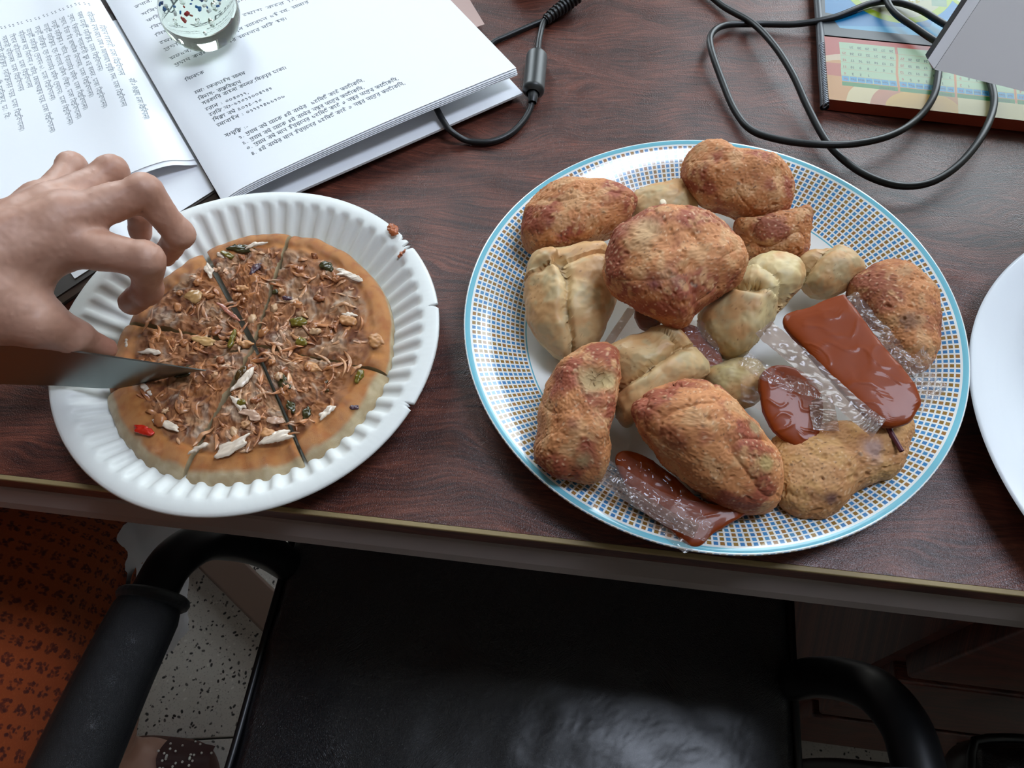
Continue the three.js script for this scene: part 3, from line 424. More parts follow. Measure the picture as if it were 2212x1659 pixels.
const small = dumpling({ c: [0.0948, 0.772, -0.3108], n: [0.094, 0.9397, 0.3289], o: [[0.0751, 0.7747, -0.3128], [0.0819, 0.7759, -0.3183], [0.0932, 0.776, -0.3217], [0.1036, 0.7757, -0.3238], [0.1105, 0.7741, -0.3214], [0.1128, 0.7712, -0.3137], [0.1126, 0.7682, -0.305], [0.1057, 0.766, -0.2969], [0.0891, 0.7669, -0.2946], [0.076, 0.77, -0.2998]] }, 0.014, 0.012, 'small pale dumpling with a white blister, between two dark croquettes', 1);
{ const p = [0.0897, 0.788, -0.2969], q = { c: p, n: [0.05, 1, 0.4], o: [] }; for (let i = 0; i < 8; i++) { const a = i / 8 * 6.283; q.o.push([p[0] + Math.cos(a) * 0.0019, p[1], p[2] + Math.sin(a) * 0.0026]); } put('blister', blob(q, 0.0013, 0.002, { m: 16 }), std({ color: 0xe3d2b4, roughness: 0.5 }), small).userData.label = 'pale blister'; }
dumpling({ c: [0.0345, 0.774, -0.2423], n: [0, 0.9701, 0.2425], o: [[0.0128, 0.7786, -0.2607], [0.0152, 0.7808, -0.2696], [0.0192, 0.7815, -0.2723], [0.0319, 0.7815, -0.2723], [0.0472, 0.7819, -0.274], [0.0564, 0.7812, -0.2713], [0.0596, 0.7779, -0.2578], [0.0581, 0.774, -0.2421], [0.0524, 0.7705, -0.2284], [0.0449, 0.7681, -0.2188], [0.0332, 0.766, -0.2103], [0.0248, 0.7665, -0.2125], [0.0158, 0.7692, -0.223], [0.0109, 0.7721, -0.2348], [0.0095, 0.7754, -0.2477]] }, 0.019, 0.016, 'large pale dumpling with a folded top flap at the left rim of the patterned plate', 2, { folds: [[[[0.0282, 0.78, -0.2584], [0.0311, 0.78, -0.2427], [0.0282, 0.78, -0.228], [0.0318, 0.78, -0.2148], [0.032, 0.78, -0.2036]], 0.0024, 0.0035, 0.0012], [[[0.0181, 0.78, -0.256], [0.0307, 0.78, -0.2582], [0.045, 0.78, -0.2629], [0.0554, 0.78, -0.2659]], 0.003, 0.003, -0.0012]] });
dumpling({ c: [0.1767, 0.774, -0.2537], n: [-0.0953, 0.9535, 0.286], o: [[0.1596, 0.7739, -0.2591], [0.1644, 0.7761, -0.2648], [0.1713, 0.7773, -0.2665], [0.178, 0.7782, -0.2672], [0.1867, 0.7777, -0.2627], [0.1938, 0.7755, -0.2528], [0.1885, 0.7731, -0.2468], [0.1789, 0.7705, -0.2414], [0.1686, 0.7693, -0.2406], [0.1616, 0.7702, -0.246]] }, 0.013, 0.014, 'small pale dumpling with a ruffled edge touching the plate border', 3, { light: [0.58, 0.38, 0.18], folds: [[[[0.1598, 0.78, -0.2486], [0.1678, 0.78, -0.2559], [0.1755, 0.78, -0.2617]], 0.003, 0.003, 0.001]] });
croquette({ c: [0.1514, 0.774, -0.2795], n: [-0.0471, 0.9428, 0.33], o: [[0.1299, 0.7754, -0.2867], [0.1371, 0.7765, -0.2886], [0.1498, 0.778, -0.2911], [0.1635, 0.7794, -0.2932], [0.1712, 0.7798, -0.2933], [0.1721, 0.7775, -0.2864], [0.1701, 0.7736, -0.2757], [0.166, 0.7699, -0.2658], [0.1566, 0.7691, -0.2646], [0.1442, 0.7694, -0.2673], [0.134, 0.7704, -0.2718]] }, 0.014, 0.014, 'dark ridged croquette wedged beneath the round one and the upright one', 1, { dark: [0.25, 0.065, 0.026], light: [0.46, 0.175, 0.055], fold: 0.0018 });
dumpling({ c: [0.1258, 0.778, -0.2313], n: [-0.0478, 0.9567, 0.287], o: [[0.0987, 0.7752, -0.2263], [0.1057, 0.7779, -0.2343], [0.1141, 0.78, -0.2397], [0.1219, 0.7827, -0.2475], [0.1306, 0.7853, -0.2547], [0.142, 0.7864, -0.2564], [0.1523, 0.7859, -0.2532], [0.1562, 0.7839, -0.2458], [0.1539, 0.7815, -0.2381], [0.1463, 0.7792, -0.2319], [0.1374, 0.7761, -0.2229], [0.1295, 0.7731, -0.2144], [0.1196, 0.7695, -0.204], [0.1098, 0.7693, -0.2049], [0.1009, 0.7717, -0.2145]] }, 0.02, 0.018, 'pale greenish dumpling with a deep fold, under a clear sauce sachet', 4, { light: [0.60, 0.46, 0.225], folds: [[[[0.1153, 0.79, -0.2345], [0.1205, 0.79, -0.2305], [0.1255, 0.79, -0.2284]], 0.0028, 0.006, 0.002], [[[0.1307, 0.79, -0.2399], [0.1373, 0.79, -0.232], [0.1386, 0.79, -0.2217]], 0.003, 0.002, 0.0012]] });
dumpling({ c: [0.1123, 0.77, -0.1904], n: [0, 0.9701, 0.2425], o: [[0.098, 0.771, -0.1944], [0.1058, 0.7723, -0.1997], [0.1175, 0.7729, -0.2021], [0.1263, 0.7719, -0.1979], [0.1271, 0.7692, -0.1872], [0.1208, 0.7672, -0.1793], [0.1094, 0.7669, -0.1781], [0.1012, 0.7682, -0.1833]] }, 0.012, 0.012, 'small greenish dumpling half hidden between a croquette and a sachet', 5, { light: [0.48, 0.38, 0.17] });
dumpling({ c: [0.0745, 0.776, -0.1949], n: [0, 0.9578, 0.2873], o: [[0.0491, 0.7792, -0.2057], [0.0575, 0.7812, -0.2122], [0.0683, 0.7819, -0.2146], [0.078, 0.7825, -0.2164], [0.0866, 0.7816, -0.2136], [0.0931, 0.7788, -0.2043], [0.0986, 0.7762, -0.1956], [0.0961, 0.7745, -0.1898], [0.0849, 0.7727, -0.184], [0.0716, 0.7709, -0.178], [0.063, 0.7694, -0.1729], [0.0545, 0.7682, -0.1689], [0.0511, 0.7706, -0.1769], [0.0515, 0.7747, -0.1905]] }, 0.018, 0.017, 'pale dumpling with a long diagonal seam in the middle of the patterned plate', 6, { folds: [[[[0.0516, 0.79, -0.1842], [0.0648, 0.79, -0.1872], [0.0759, 0.79, -0.1944], [0.0858, 0.79, -0.1998], [0.0809, 0.79, -0.2048]], 0.002, 0.0042, 0.0022]] });
croquette({ c: [0.0431, 0.78, -0.2969], n: [0, 0.9578, 0.2873], o: [[0.0102, 0.779, -0.2935], [0.0129, 0.7818, -0.3028], [0.0206, 0.7844, -0.3114], [0.0336, 0.7858, -0.3161], [0.0481, 0.7865, -0.3186], [0.0632, 0.7857, -0.316], [0.0731, 0.7836, -0.3087], [0.076, 0.7812, -0.3009], [0.0692, 0.7781, -0.2904], [0.0577, 0.776, -0.2836], [0.043, 0.7746, -0.2789], [0.0272, 0.7737, -0.2758], [0.0157, 0.7745, -0.2784], [0.011, 0.7765, -0.2854]] }, 0.018, 0.017, 'reddish-brown oval croquette at the border above a pale dumpling', 2, { low: 0.003, spots: [[[0.0559, 0.797, -0.2864], 0.003, [0.20, 0.17, 0.08]], [[0.0235, 0.796, -0.2806], 0.0035, [0.16, 0.04, 0.025]], [[0.0376, 0.796, -0.2724], 0.0035, [0.24, 0.04, 0.035]]] });
croquette({ c: [0.1351, 0.784, -0.3133], n: [0, 0.8762, 0.4819], o: [[0.1039, 0.7867, -0.3182], [0.1077, 0.7915, -0.3269], [0.1153, 0.7946, -0.3326], [0.1241, 0.7946, -0.3326], [0.1343, 0.792, -0.3279], [0.1488, 0.7913, -0.3266], [0.1603, 0.7884, -0.3214], [0.1658, 0.784, -0.3134], [0.1661, 0.7789, -0.304], [0.1624, 0.775, -0.297], [0.1516, 0.7733, -0.2938], [0.1384, 0.7734, -0.294], [0.1255, 0.7758, -0.2984], [0.1139, 0.7784, -0.3032], [0.1073, 0.7822, -0.3101]] }, 0.019, 0.019, 'upright breaded croquette with a broken end at the far border of the plate', 3, { dents: [[[0.1046, 0.795, -0.2884], 0.006, 0.004]], spots: [[[0.106, 0.796, -0.2908], 0.0055, [0.44, 0.34, 0.15]], [[0.1287, 0.802, -0.2916], 0.005, [0.26, 0.15, 0.06]]] });
croquette({ c: [0.2018, 0.774, -0.2197], n: [-0.1467, 0.9782, 0.1467], o: [[0.1825, 0.7746, -0.2433], [0.191, 0.777, -0.2502], [0.202, 0.7789, -0.252], [0.2129, 0.78, -0.2484], [0.2208, 0.7795, -0.2376], [0.2231, 0.7779, -0.2243], [0.2206, 0.7752, -0.2089], [0.2142, 0.7719, -0.1932], [0.2037, 0.7697, -0.189], [0.1939, 0.7699, -0.2001], [0.1861, 0.7714, -0.2182], [0.1821, 0.7729, -0.2323]] }, 0.016, 0.014, 'flat dark croquette with a scorched patch at the border beside the empty plate', 4, { low: 0.0028, dark: [0.28, 0.075, 0.03], spots: [[[0.2062, 0.787, -0.236], 0.005, [0.10, 0.045, 0.025]], [[0.1996, 0.789, -0.2095], 0.005, [0.17, 0.075, 0.035]]] });
croquette({ c: [0.1527, 0.77, -0.143], n: [0, 0.9889, 0.1483], o: [[0.1229, 0.7718, -0.155], [0.1361, 0.7726, -0.16], [0.1546, 0.7729, -0.1624], [0.1729, 0.7731, -0.1636], [0.1877, 0.7732, -0.1644], [0.1921, 0.7722, -0.1578], [0.187, 0.7707, -0.1477], [0.1788, 0.7689, -0.1358], [0.1669, 0.7683, -0.1319], [0.1553, 0.7676, -0.1268], [0.1442, 0.7663, -0.1182], [0.1332, 0.7661, -0.1169], [0.1236, 0.767, -0.1231], [0.1209, 0.7689, -0.1359]] }, 0.015, 0.012, 'flat golden broken croquette with purple onion, under the stacked sauce sachets', 5, { light: [0.53, 0.29, 0.105], dark: [0.44, 0.20, 0.07], fold: 0.0008, low: 0.0018, spots: [[[0.164, 0.784, -0.143], 0.005, [0.34, 0.22, 0.19]], [[0.141, 0.781, -0.1206], 0.0035, [0.10, 0.04, 0.04]], [[0.1268, 0.782, -0.1189], 0.007, [0.27, 0.07, 0.04]]] });
croquette({ c: [0.0316, 0.782, -0.1709], n: [0.1402, 0.9345, 0.3271], o: [[0.0211, 0.7914, -0.1933], [0.0312, 0.7924, -0.2005], [0.0425, 0.792, -0.204], [0.0501, 0.7899, -0.2016], [0.053, 0.7864, -0.1928], [0.051, 0.7825, -0.1808], [0.046, 0.7799, -0.1711], [0.0433, 0.7766, -0.1604], [0.0439, 0.7735, -0.152], [0.0399, 0.7707, -0.1422], [0.0335, 0.7706, -0.1392], [0.0233, 0.7729, -0.1414], [0.0158, 0.7752, -0.1447], [0.0093, 0.7787, -0.1519], [0.0112, 0.7824, -0.1634], [0.0155, 0.7866, -0.1771]] }, 0.021, 0.02, 'tall breaded croquette with a split showing greenish filling at the left border', 6, { dents: [[[0.0391, 0.805, -0.1763], 0.006, 0.003]], spots: [[[0.0372, 0.803, -0.1771], 0.0065, [0.38, 0.27, 0.12]], [[0.0441, 0.802, -0.1772], 0.0045, [0.55, 0.41, 0.19]], [[0.0301, 0.794, -0.139], 0.006, [0.33, 0.26, 0.12]], [[0.0248, 0.802, -0.1573], 0.004, [0.22, 0.06, 0.025]]] });
croquette({ c: [0.0887, 0.782, -0.15], n: [0, 0.8, 0.6], o: [[0.0558, 0.7924, -0.1638], [0.0594, 0.7971, -0.1701], [0.0703, 0.8001, -0.1741], [0.0839, 0.8014, -0.1759], [0.0945, 0.7992, -0.1729], [0.105, 0.7931, -0.1648], [0.1142, 0.7857, -0.1549], [0.1205, 0.7782, -0.1449], [0.1211, 0.7702, -0.1342], [0.1174, 0.764, -0.126], [0.1075, 0.7622, -0.1236], [0.0955, 0.764, -0.126], [0.0827, 0.7693, -0.1331], [0.07, 0.7764, -0.1426], [0.0613, 0.7834, -0.1518]] }, 0.024, 0.02, 'big thick croquette leaning up at the near border, with a ridge along its top', 7, { fold: 0.0014, spots: [[[0.1066, 0.798, -0.1504], 0.004, [0.27, 0.18, 0.08]], [[0.1102, 0.795, -0.1345], 0.004, [0.42, 0.30, 0.11]]] });
croquette({ c: [0.085, 0.805, -0.2409], n: [0, 0.963, 0.2696], o: [[0.0492, 0.8055, -0.2426], [0.0537, 0.8088, -0.2545], [0.0626, 0.8113, -0.2633], [0.0745, 0.8129, -0.2693], [0.0892, 0.8132, -0.2701], [0.1042, 0.8118, -0.2652], [0.1148, 0.8091, -0.2556], [0.1209, 0.8059, -0.2443], [0.1188, 0.8031, -0.2341], [0.1109, 0.801, -0.2265], [0.1001, 0.799, -0.2194], [0.0916, 0.7977, -0.215], [0.0869, 0.7963, -0.2098], [0.0807, 0.7961, -0.2092], [0.0743, 0.7973, -0.2133], [0.0636, 0.7993, -0.2204], [0.0541, 0.8015, -0.2285], [0.0497, 0.8035, -0.2354]] }, 0.018, 0.02, 'large round breaded croquette lying on top of the heap', 8, { low: 0.003, fold: 0.0009, spots: [[[0.0695, 0.818, -0.2194], 0.0042, [0.16, 0.035, 0.035]], [[0.0794, 0.822, -0.2194], 0.005, [0.13, 0.07, 0.075]], [[0.0836, 0.808, -0.2046], 0.006, [0.30, 0.06, 0.03]], [[0.0695, 0.82, -0.2481], 0.008, [0.57, 0.36, 0.18]]] });
{ // an onion strip sticking out
  tag(put('onion_strip', taper([[0.1742, 0.785, -0.1574], [0.174, 0.785, -0.1513], [0.1754, 0.785, -0.1446], [0.1763, 0.785, -0.1405]], (v) => 0.0016 * (1 - 0.3 * v), 16, 8), std({ color: 0x5a2833, roughness: 0.25 })), 'purple onion strip sticking out of the golden croquette', 'onion');
}
// ---------------------------------------------------------------- sauce sachets
const sauceM = phys({ color: 0x80350c, roughness: 0.4, specularIntensity: 0.35, clearcoat: 0.16, clearcoatRoughness: 0.05 });
const film = phys({ color: 0xffffff, transmission: 1, thickness: 0, roughness: 0.03, ior: 1.3, side: THREE.DoubleSide }), seal = phys({ color: 0xc9b6aa, transmission: 0.8, thickness: 0, roughness: 0.16, ior: 1.4, side: THREE.DoubleSide }), haze = phys({ color: 0xf2ece8, transmission: 0.93, thickness: 0, roughness: 0.1, ior: 1.4, side: THREE.DoubleSide });
function strip(name, line, w, mat, parent, k, amp = 0.0012, n = 60) { // a crinkled ribbon along a line, w wide, lying roughly flat
  const c = new THREE.CatmullRomCurve3(line.map(V));
  const g = grid(n, 10, (u, v) => { const p = c.getPoint(u), t = c.getTangent(u), s = new THREE.Vector3(-t.z, 0, t.x).normalize(), q = (v - 0.5) * w, y = amp * fbm(p.x * 90 + k, v * 2.2, p.z * 90, 3) + amp * 0.5 * N3(u * 24, v * 1.5, k); return [p.x + s.x * q, p.y + y, p.z + s.z * q]; });
  return put(name, g, mat, parent);
}
function sheet(name, C, mat, parent, k, amp = 0.002, lift = 0) { // crinkled film stretched between four corners
  const g = grid(46, 46, (u, v) => { const p = [0, 1, 2].map((i) => (C[0][i] * (1 - u) + C[1][i] * u) * (1 - v) + (C[3][i] * (1 - u) + C[2][i] * u) * v); p[1] += lift * Math.sin(Math.PI * u) * Math.sin(Math.PI * v) + amp * fbm(p[0] * 75 + k, k, p[2] * 75, 3) + amp * 0.35 * (1 - Math.abs(N3(p[0] * 150, k, p[2] * 150))) ** 4; return p; });
  return put(name, g, mat, parent);
}
function sachet(p, label) { return thing('sauce_sachet', p, label, 'sauce sachet', 'clear sauce sachets on the patterned plate'); }
function sauce(q, top, bot, parent, k) { const b = blob(q, top, bot, { m: 64, n: 4 }); displace(b, (x, y, z) => 0.0004 * fbm(x * 36 + k, y * 36, z * 36, 2) + 0.0003 * (1 - Math.abs(N3(x * 60, y * 60, z * 60 + k))) ** 10); return put('sauce', b, sauceM, parent); }
{
  const s1 = sachet([0.1643, 0.784, -0.1879], 'clear sachet of red-brown sauce with white folded seams, on top of the pile');
  sauce({ c: [0.1624, 0.792, -0.1871], n: [-0.1476, 0.9841, 0.0984], o: [[0.1363, 0.7906, -0.2123], [0.151, 0.7933, -0.2173], [0.165, 0.7958, -0.2212], [0.1686, 0.796, -0.2175], [0.1769, 0.7949, -0.1948], [0.1855, 0.7942, -0.1746], [0.1877, 0.7933, -0.1625], [0.185, 0.7923, -0.1565], [0.1775, 0.7906, -0.1507], [0.1661, 0.7892, -0.1533], [0.1555, 0.7892, -0.17], [0.1439, 0.7898, -0.1932]] }, 0.0035, 0.003, s1, 1);
  strip('seam', [[0.1229, 0.798, -0.2038], [0.1351, 0.798, -0.1871], [0.1476, 0.798, -0.1675], [0.1581, 0.798, -0.1517], [0.1629, 0.798, -0.1467]], 0.0115, seal, s1, 2);
  strip('seam', [[0.1696, 0.794, -0.2222], [0.1768, 0.794, -0.2049], [0.1839, 0.794, -0.187], [0.1914, 0.794, -0.1723], [0.1985, 0.794, -0.1644]], 0.012, haze, s1, 5, 0.0022);
  sheet('film', [[0.1892, 0.794, -0.1827], [0.1986, 0.796, -0.1907], [0.2065, 0.786, -0.1709], [0.1889, 0.786, -0.1571]], haze, s1, 9, 0.004);
  const s2 = sachet([0.1346, 0.778, -0.17], 'clear sachet of orange-brown sauce lying under another sachet');
  sauce({ c: [0.1326, 0.784, -0.1669], n: [0, 0.9806, 0.1961], o: [[0.1207, 0.7875, -0.1841], [0.1314, 0.7882, -0.1877], [0.1425, 0.7869, -0.1811], [0.147, 0.7845, -0.1694], [0.1436, 0.7816, -0.155], [0.1382, 0.7797, -0.1455], [0.1271, 0.7807, -0.1505], [0.12, 0.7826, -0.1598], [0.1181, 0.7851, -0.1723]] }, 0.003, 0.003, s2, 4);
  strip('seam', [[0.1126, 0.79, -0.1926], [0.123, 0.79, -0.1824], [0.1347, 0.79, -0.1755], [0.1458, 0.79, -0.1715]], 0.0085, haze, s2, 6);
  strip('seam', [[0.1457, 0.787, -0.1719], [0.145, 0.787, -0.162], [0.144, 0.787, -0.1523]], 0.012, seal, s2, 8, 0.0008, 30);
  sheet('film', [[0.1395, 0.787, -0.1599], [0.1477, 0.788, -0.1637], [0.1524, 0.783, -0.1407], [0.1388, 0.783, -0.1392]], film, s2, 7, 0.0015, 0.001);
  sheet('film', [[0.1108, 0.784, -0.1811], [0.1185, 0.785, -0.1761], [0.1182, 0.782, -0.1664], [0.1093, 0.781, -0.1726]], haze, s2, 12, 0.004);
  const s3 = sachet([0.0698, 0.766, -0.131], 'clear sachet of dark sauce hanging over the near border of the plate');
  sauce({ c: [0.0705, 0.772, -0.1274], n: [0, 0.9988, 0.0499], o: [[0.0475, 0.7732, -0.1519], [0.0575, 0.7733, -0.1525], [0.0705, 0.7727, -0.1423], [0.0854, 0.772, -0.1265], [0.102, 0.7717, -0.1211], [0.101, 0.7715, -0.1183], [0.0883, 0.7712, -0.1121], [0.0774, 0.7709, -0.1059], [0.0666, 0.7714, -0.1156], [0.0543, 0.772, -0.1269], [0.0493, 0.7726, -0.139]] }, 0.0028, 0.002, s3, 11);
  strip('seam', [[0.0373, 0.778, -0.1464], [0.0496, 0.778, -0.1367], [0.0649, 0.778, -0.1243], [0.078, 0.778, -0.1147], [0.0845, 0.778, -0.11]], 0.0105, haze, s3, 13, 0.002);
  strip('seam', [[0.0393, 0.777, -0.1405], [0.0529, 0.777, -0.1289], [0.0663, 0.777, -0.1184], [0.0786, 0.777, -0.1111]], 0.0075, seal, s3, 14, 0.0012);
  sheet('film', [[0.0403, 0.778, -0.1502], [0.0693, 0.781, -0.1422], [0.0874, 0.776, -0.1127], [0.0757, 0.776, -0.1112]], film, s3, 15, 0.0018, 0.002);
  sheet('film', [[0.0586, 0.771, -0.1184], [0.0686, 0.772, -0.1152], [0.0772, 0.773, -0.1044], [0.0723, 0.773, -0.1026]], haze, s3, 16, 0.0008);
  const s4 = sachet([0.0699, 0.772, -0.2261], 'crumpled clear sachet corner poking out below the round croquette');
  sheet('film', [[0.0627, 0.786, -0.2295], [0.0794, 0.79, -0.2174], [0.0693, 0.784, -0.2068], [0.0477, 0.774, -0.2148]], haze, s4, 17, 0.003);
  sheet('film', [[0.0618, 0.784, -0.2301], [0.066, 0.786, -0.2275], [0.0532, 0.777, -0.2133], [0.0481, 0.774, -0.2147]], seal, s4, 18, 0.001);
  sauce({ c: [0.0712, 0.78, -0.2249], n: [0, 0.9806, 0.1961], o: [[0.0663, 0.7812, -0.2309], [0.0741, 0.7809, -0.2294], [0.0795, 0.7799, -0.2244], [0.0746, 0.7788, -0.2191], [0.0672, 0.7793, -0.2214]] }, 0.003, 0.003, s4, 19);
  const s5 = sachet([0.0985, 0.768, -0.2107], 'dark crumpled sachet of sauce in the gap beside the seamed dumpling');
  sauce({ c: [0.0991, 0.77, -0.2094], n: [0, 0.995, 0.0995], o: [[0.0851, 0.7712, -0.2212], [0.0954, 0.7715, -0.2246], [0.106, 0.7705, -0.2144], [0.1081, 0.7689, -0.1982], [0.1004, 0.7685, -0.1948], [0.0928, 0.7698, -0.2072]] }, 0.004, 0.004, s5, 20);
  sheet('film', [[0.089, 0.78, -0.2237], [0.105, 0.78, -0.2196], [0.1075, 0.776, -0.1967], [0.0926, 0.778, -0.2007]], haze, s5, 21, 0.003);
}
// ---------------------------------------------------------------- the person at the left: reaching hand, orange tunic, white trousers, slipper
{
  const bone = (a, ra, b, rb) => [a, ra, b, rb];
  const K = { wrist: [-0.2597, 0.832, -0.2335], fore: [-0.2975, 0.855, -0.2112], heel: [-0.2492, 0.816, -0.2338],
    i0: [-0.2177, 0.83, -0.2571], i1: [-0.1729, 0.823, -0.2475], i2: [-0.1835, 0.799, -0.2479], i3: [-0.1995, 0.784, -0.2521],
    m0: [-0.21, 0.836, -0.2647], m1: [-0.1764, 0.833, -0.2826], m2: [-0.168, 0.808, -0.2768], m3: [-0.1853, 0.787, -0.2809],
    r0: [-0.2201, 0.832, -0.2769], r1: [-0.1996, 0.828, -0.3032], r2: [-0.1973, 0.8, -0.3025], r3: [-0.2031, 0.785, -0.3006],
    p0: [-0.2329, 0.824, -0.286], p1: [-0.2275, 0.82, -0.3176], p2: [-0.226, 0.796, -0.3241], p3: [-0.2275, 0.784, -0.325],
    t0: [-0.2394, 0.82, -0.2275], t1: [-0.2248, 0.812, -0.2218], t2: [-0.2163, 0.797, -0.2234], t3: [-0.2097, 0.78, -0.227] };
  const palm = [bone(K.wrist, 0.021, K.i0, 0.0115), bone(K.wrist, 0.022, K.m0, 0.012), bone(K.wrist, 0.021, K.r0, 0.011), bone(K.wrist, 0.019, K.p0, 0.0098), bone(K.wrist, 0.02, K.t0, 0.016), bone(K.t0, 0.016, K.t1, 0.0112), bone(K.i0, 0.0112, K.p0, 0.0098), bone(K.heel, 0.018, K.i0, 0.0095), bone(K.fore, 0.032, K.wrist, 0.0225)];
  const fingers = [
    [bone(K.i0, 0.0112, K.i1, 0.0081), bone(K.i1, 0.0081, K.i2, 0.0072), bone(K.i2, 0.0072, K.i3, 0.0064)],
    [bone(K.m0, 0.0112, K.m1, 0.0082), bone(K.m1, 0.0082, K.m2, 0.0072), bone(K.m2, 0.0072, K.m3, 0.0062)],
    [bone(K.r0, 0.0105, K.r1, 0.0077), bone(K.r1, 0.0077, K.r2, 0.007), bone(K.r2, 0.007, K.r3, 0.0062)],
    [bone(K.p0, 0.0092, K.p1, 0.0066), bone(K.p1, 0.0066, K.p2, 0.006), bone(K.p2, 0.006, K.p3, 0.0054)],
    [bone(K.t1, 0.0112, K.t2, 0.0088), bone(K.t2, 0.0088, K.t3, 0.0054)]];
  // flexion creases: on the inner side of each bent joint
  const crease = [[K.i0, K.i1, K.i2], [K.i1, K.i2, K.i3], [K.m0, K.m1, K.m2], [K.m1, K.m2, K.m3], [K.r0, K.r1, K.r2]].map(([a, b, c]) => { const d1 = V(a).sub(V(b)).normalize(), d2 = V(c).sub(V(b)).normalize(), m = d1.clone().add(d2).normalize(), ax = d1.clone().cross(d2).normalize(), p = V(b).addScaledVector(m, 0.0082); return [p.clone().addScaledVector(ax, -0.007).toArray(), p.clone().addScaledVector(ax, 0.007).toArray()]; });
  // fine lines across the knuckles
  const wrinkle = []; for (const [a, b, c] of [[K.i0, K.i1, K.i2], [K.m0, K.m1, K.m2], [K.r0, K.r1, K.r2], [K.p0, K.p1, K.p2]]) { const d1 = V(a).sub(V(b)).normalize(), d2 = V(c).sub(V(b)).normalize(), out = d1.clone().add(d2).normalize().negate(), ax = d1.clone().cross(d2).normalize(); for (const o of [-0.0036, -0.0012, 0.0014]) { const p = V(b).addScaledVector(out, 0.0079).addScaledVector(d1, -o); wrinkle.push([p.clone().addScaledVector(ax, -0.0032).toArray(), p.clone().addScaledVector(ax, 0.0032).toArray()]); } }
  // tendons along the back of the hand
  const tendon = [[K.wrist, K.i0], [K.wrist, K.m0], [K.wrist, K.r0]].map(([a, b]) => [V(a).lerp(V(b), 0.45).add(V([0, 0.0155, 0])).toArray(), V(b).add(V([0, 0.0095, 0])).toArray()]);
  const kn = [[K.i1, 0.0080], [K.m1, 0.0082], [K.r1, 0.0078], [K.p1, 0.0068]];
  const hand = (x, y, z) => {
    const p = [x, y, z]; let d = 1; for (const b of palm) d = smin(d, cone(p, ...b), 0.011);
    let f = 1;
    for (const c of fingers) { let q = 1; for (const b of c) q = smin(q, cone(p, ...b), 0.0035); f = smin(f, q, 0.0012); d = smin(d, q, 0.006); }
    for (const [k, r] of kn) d = smin(d, Math.hypot((x - k[0]), (y - k[1] - 0.0010), (z - k[2] + 0.0006)) - r * 0.97, 0.0025);
    for (const [a, b] of tendon) d = smin(d, cone(p, a, 0.0022, b, 0.003), 0.006);
    for (const [a, b] of wrinkle) d = -smin(-d, cone(p, a, 0.0003, b, 0.0003), 0.0008);
    for (const [a, b] of crease) d = -smin(-d, cone(p, a, 0.0006, b, 0.0006), 0.0014);
    return d + 0.00022 * N3(x * 420, y * 420, z * 420) + 0.0005 * N3(x * 60, y * 60, z * 60) + 0.00012 * N3(x * 900, y * 900, z * 900);
  };
  const gh = nets(hand, [-0.335, TOP + 0.018, -0.375], [-0.085, TOP + 0.112, -0.205], 0.0013);
  // arm beyond the wrist, shoulders and trunk, legs: hidden by the clothes and by the edge of the picture
  const at = (u, y, v) => [EDGE[0] + u * 0.984 - v * 0.178, y, EDGE[2] + u * 0.178 + v * 0.984];   // along the desk edge, up, away from the desk
  const elbow = [-0.60, 0.93, -0.20], shoulder = [-0.64, 1.08, 0.06], FT = [-0.539, 0.05, -0.1027], kneeA = at(-0.120, 0.42, -0.08), kneeB = at(-0.33, 0.44, -0.1), hipA = at(-0.19, 0.5, 0.36), hipB = at(-0.32, 0.5, 0.36);
  const coarse = [bone(K.wrist, 0.0222, K.fore, 0.032), bone(K.fore, 0.032, elbow, 0.041), bone(elbow, 0.043, shoulder, 0.055), bone(shoulder, 0.07, at(-0.23, 1.1, 0.42), 0.08), bone(at(-0.23, 1.08, 0.42), 0.11, at(-0.23, 0.56, 0.4), 0.11),
    bone(hipA, 0.06, kneeA, 0.036), bone(kneeA, 0.036, FT, 0.032), bone(hipB, 0.06, kneeB, 0.036), bone(kneeB, 0.036, at(-0.34, 0.07, -0.12), 0.032)];
  const foot = [bone(FT, 0.032, [-0.4896, 0.025, -0.0992], 0.024), bone([-0.4901, 0.025, -0.1019], 0.026, [-0.4399, 0.015, -0.0999], 0.014), bone([-0.4876, 0.025, -0.0884], 0.026, [-0.4434, 0.015, -0.084], 0.014)];
  const body = (x, y, z) => { const p = [x, y, z]; let d = 1; for (const b of coarse) d = smin(d, cone(p, ...b), 0.03); for (const b of foot) d = smin(d, cone(p, ...b), 0.012); return d; };
  const gb = nets(body, [-0.92, 0.0, -0.36], [-0.22, 1.44, 0.36], 0.012);
  const skin = (x, y, z) => { const a = fbm(x * 35, y * 35, z * 35, 3), b = N3(x * 260, y * 260, z * 260); let c = mix([0.45, 0.25, 0.178], [0.39, 0.20, 0.137], ss(-0.3, 0.4, a)); c = c.map((v) => v * (1 + 0.05 * b));
    for (const k of [K.i3, K.m3, K.r3, K.t3, K.i2]) c = mix(c, [0.42, 0.16, 0.11], 0.55 * Math.exp(-((Math.hypot(x - k[0], y - k[1], z - k[2]) / 0.012) ** 2))); return c; };
  colour(gh, skin); colour(gb, skin);
  const person = thing('person', [-0.5, 0, 0.05], 'person in an orange printed tunic reaching a hand to the pizza', 'person');
  put('body', mergeGeometries([gh, gb]), phys({ vertexColors: true, roughness: 0.5, sheen: 0.15, sheenRoughness: 0.5 }), person).userData.label = 'bare hand with curled fingers and forearm';
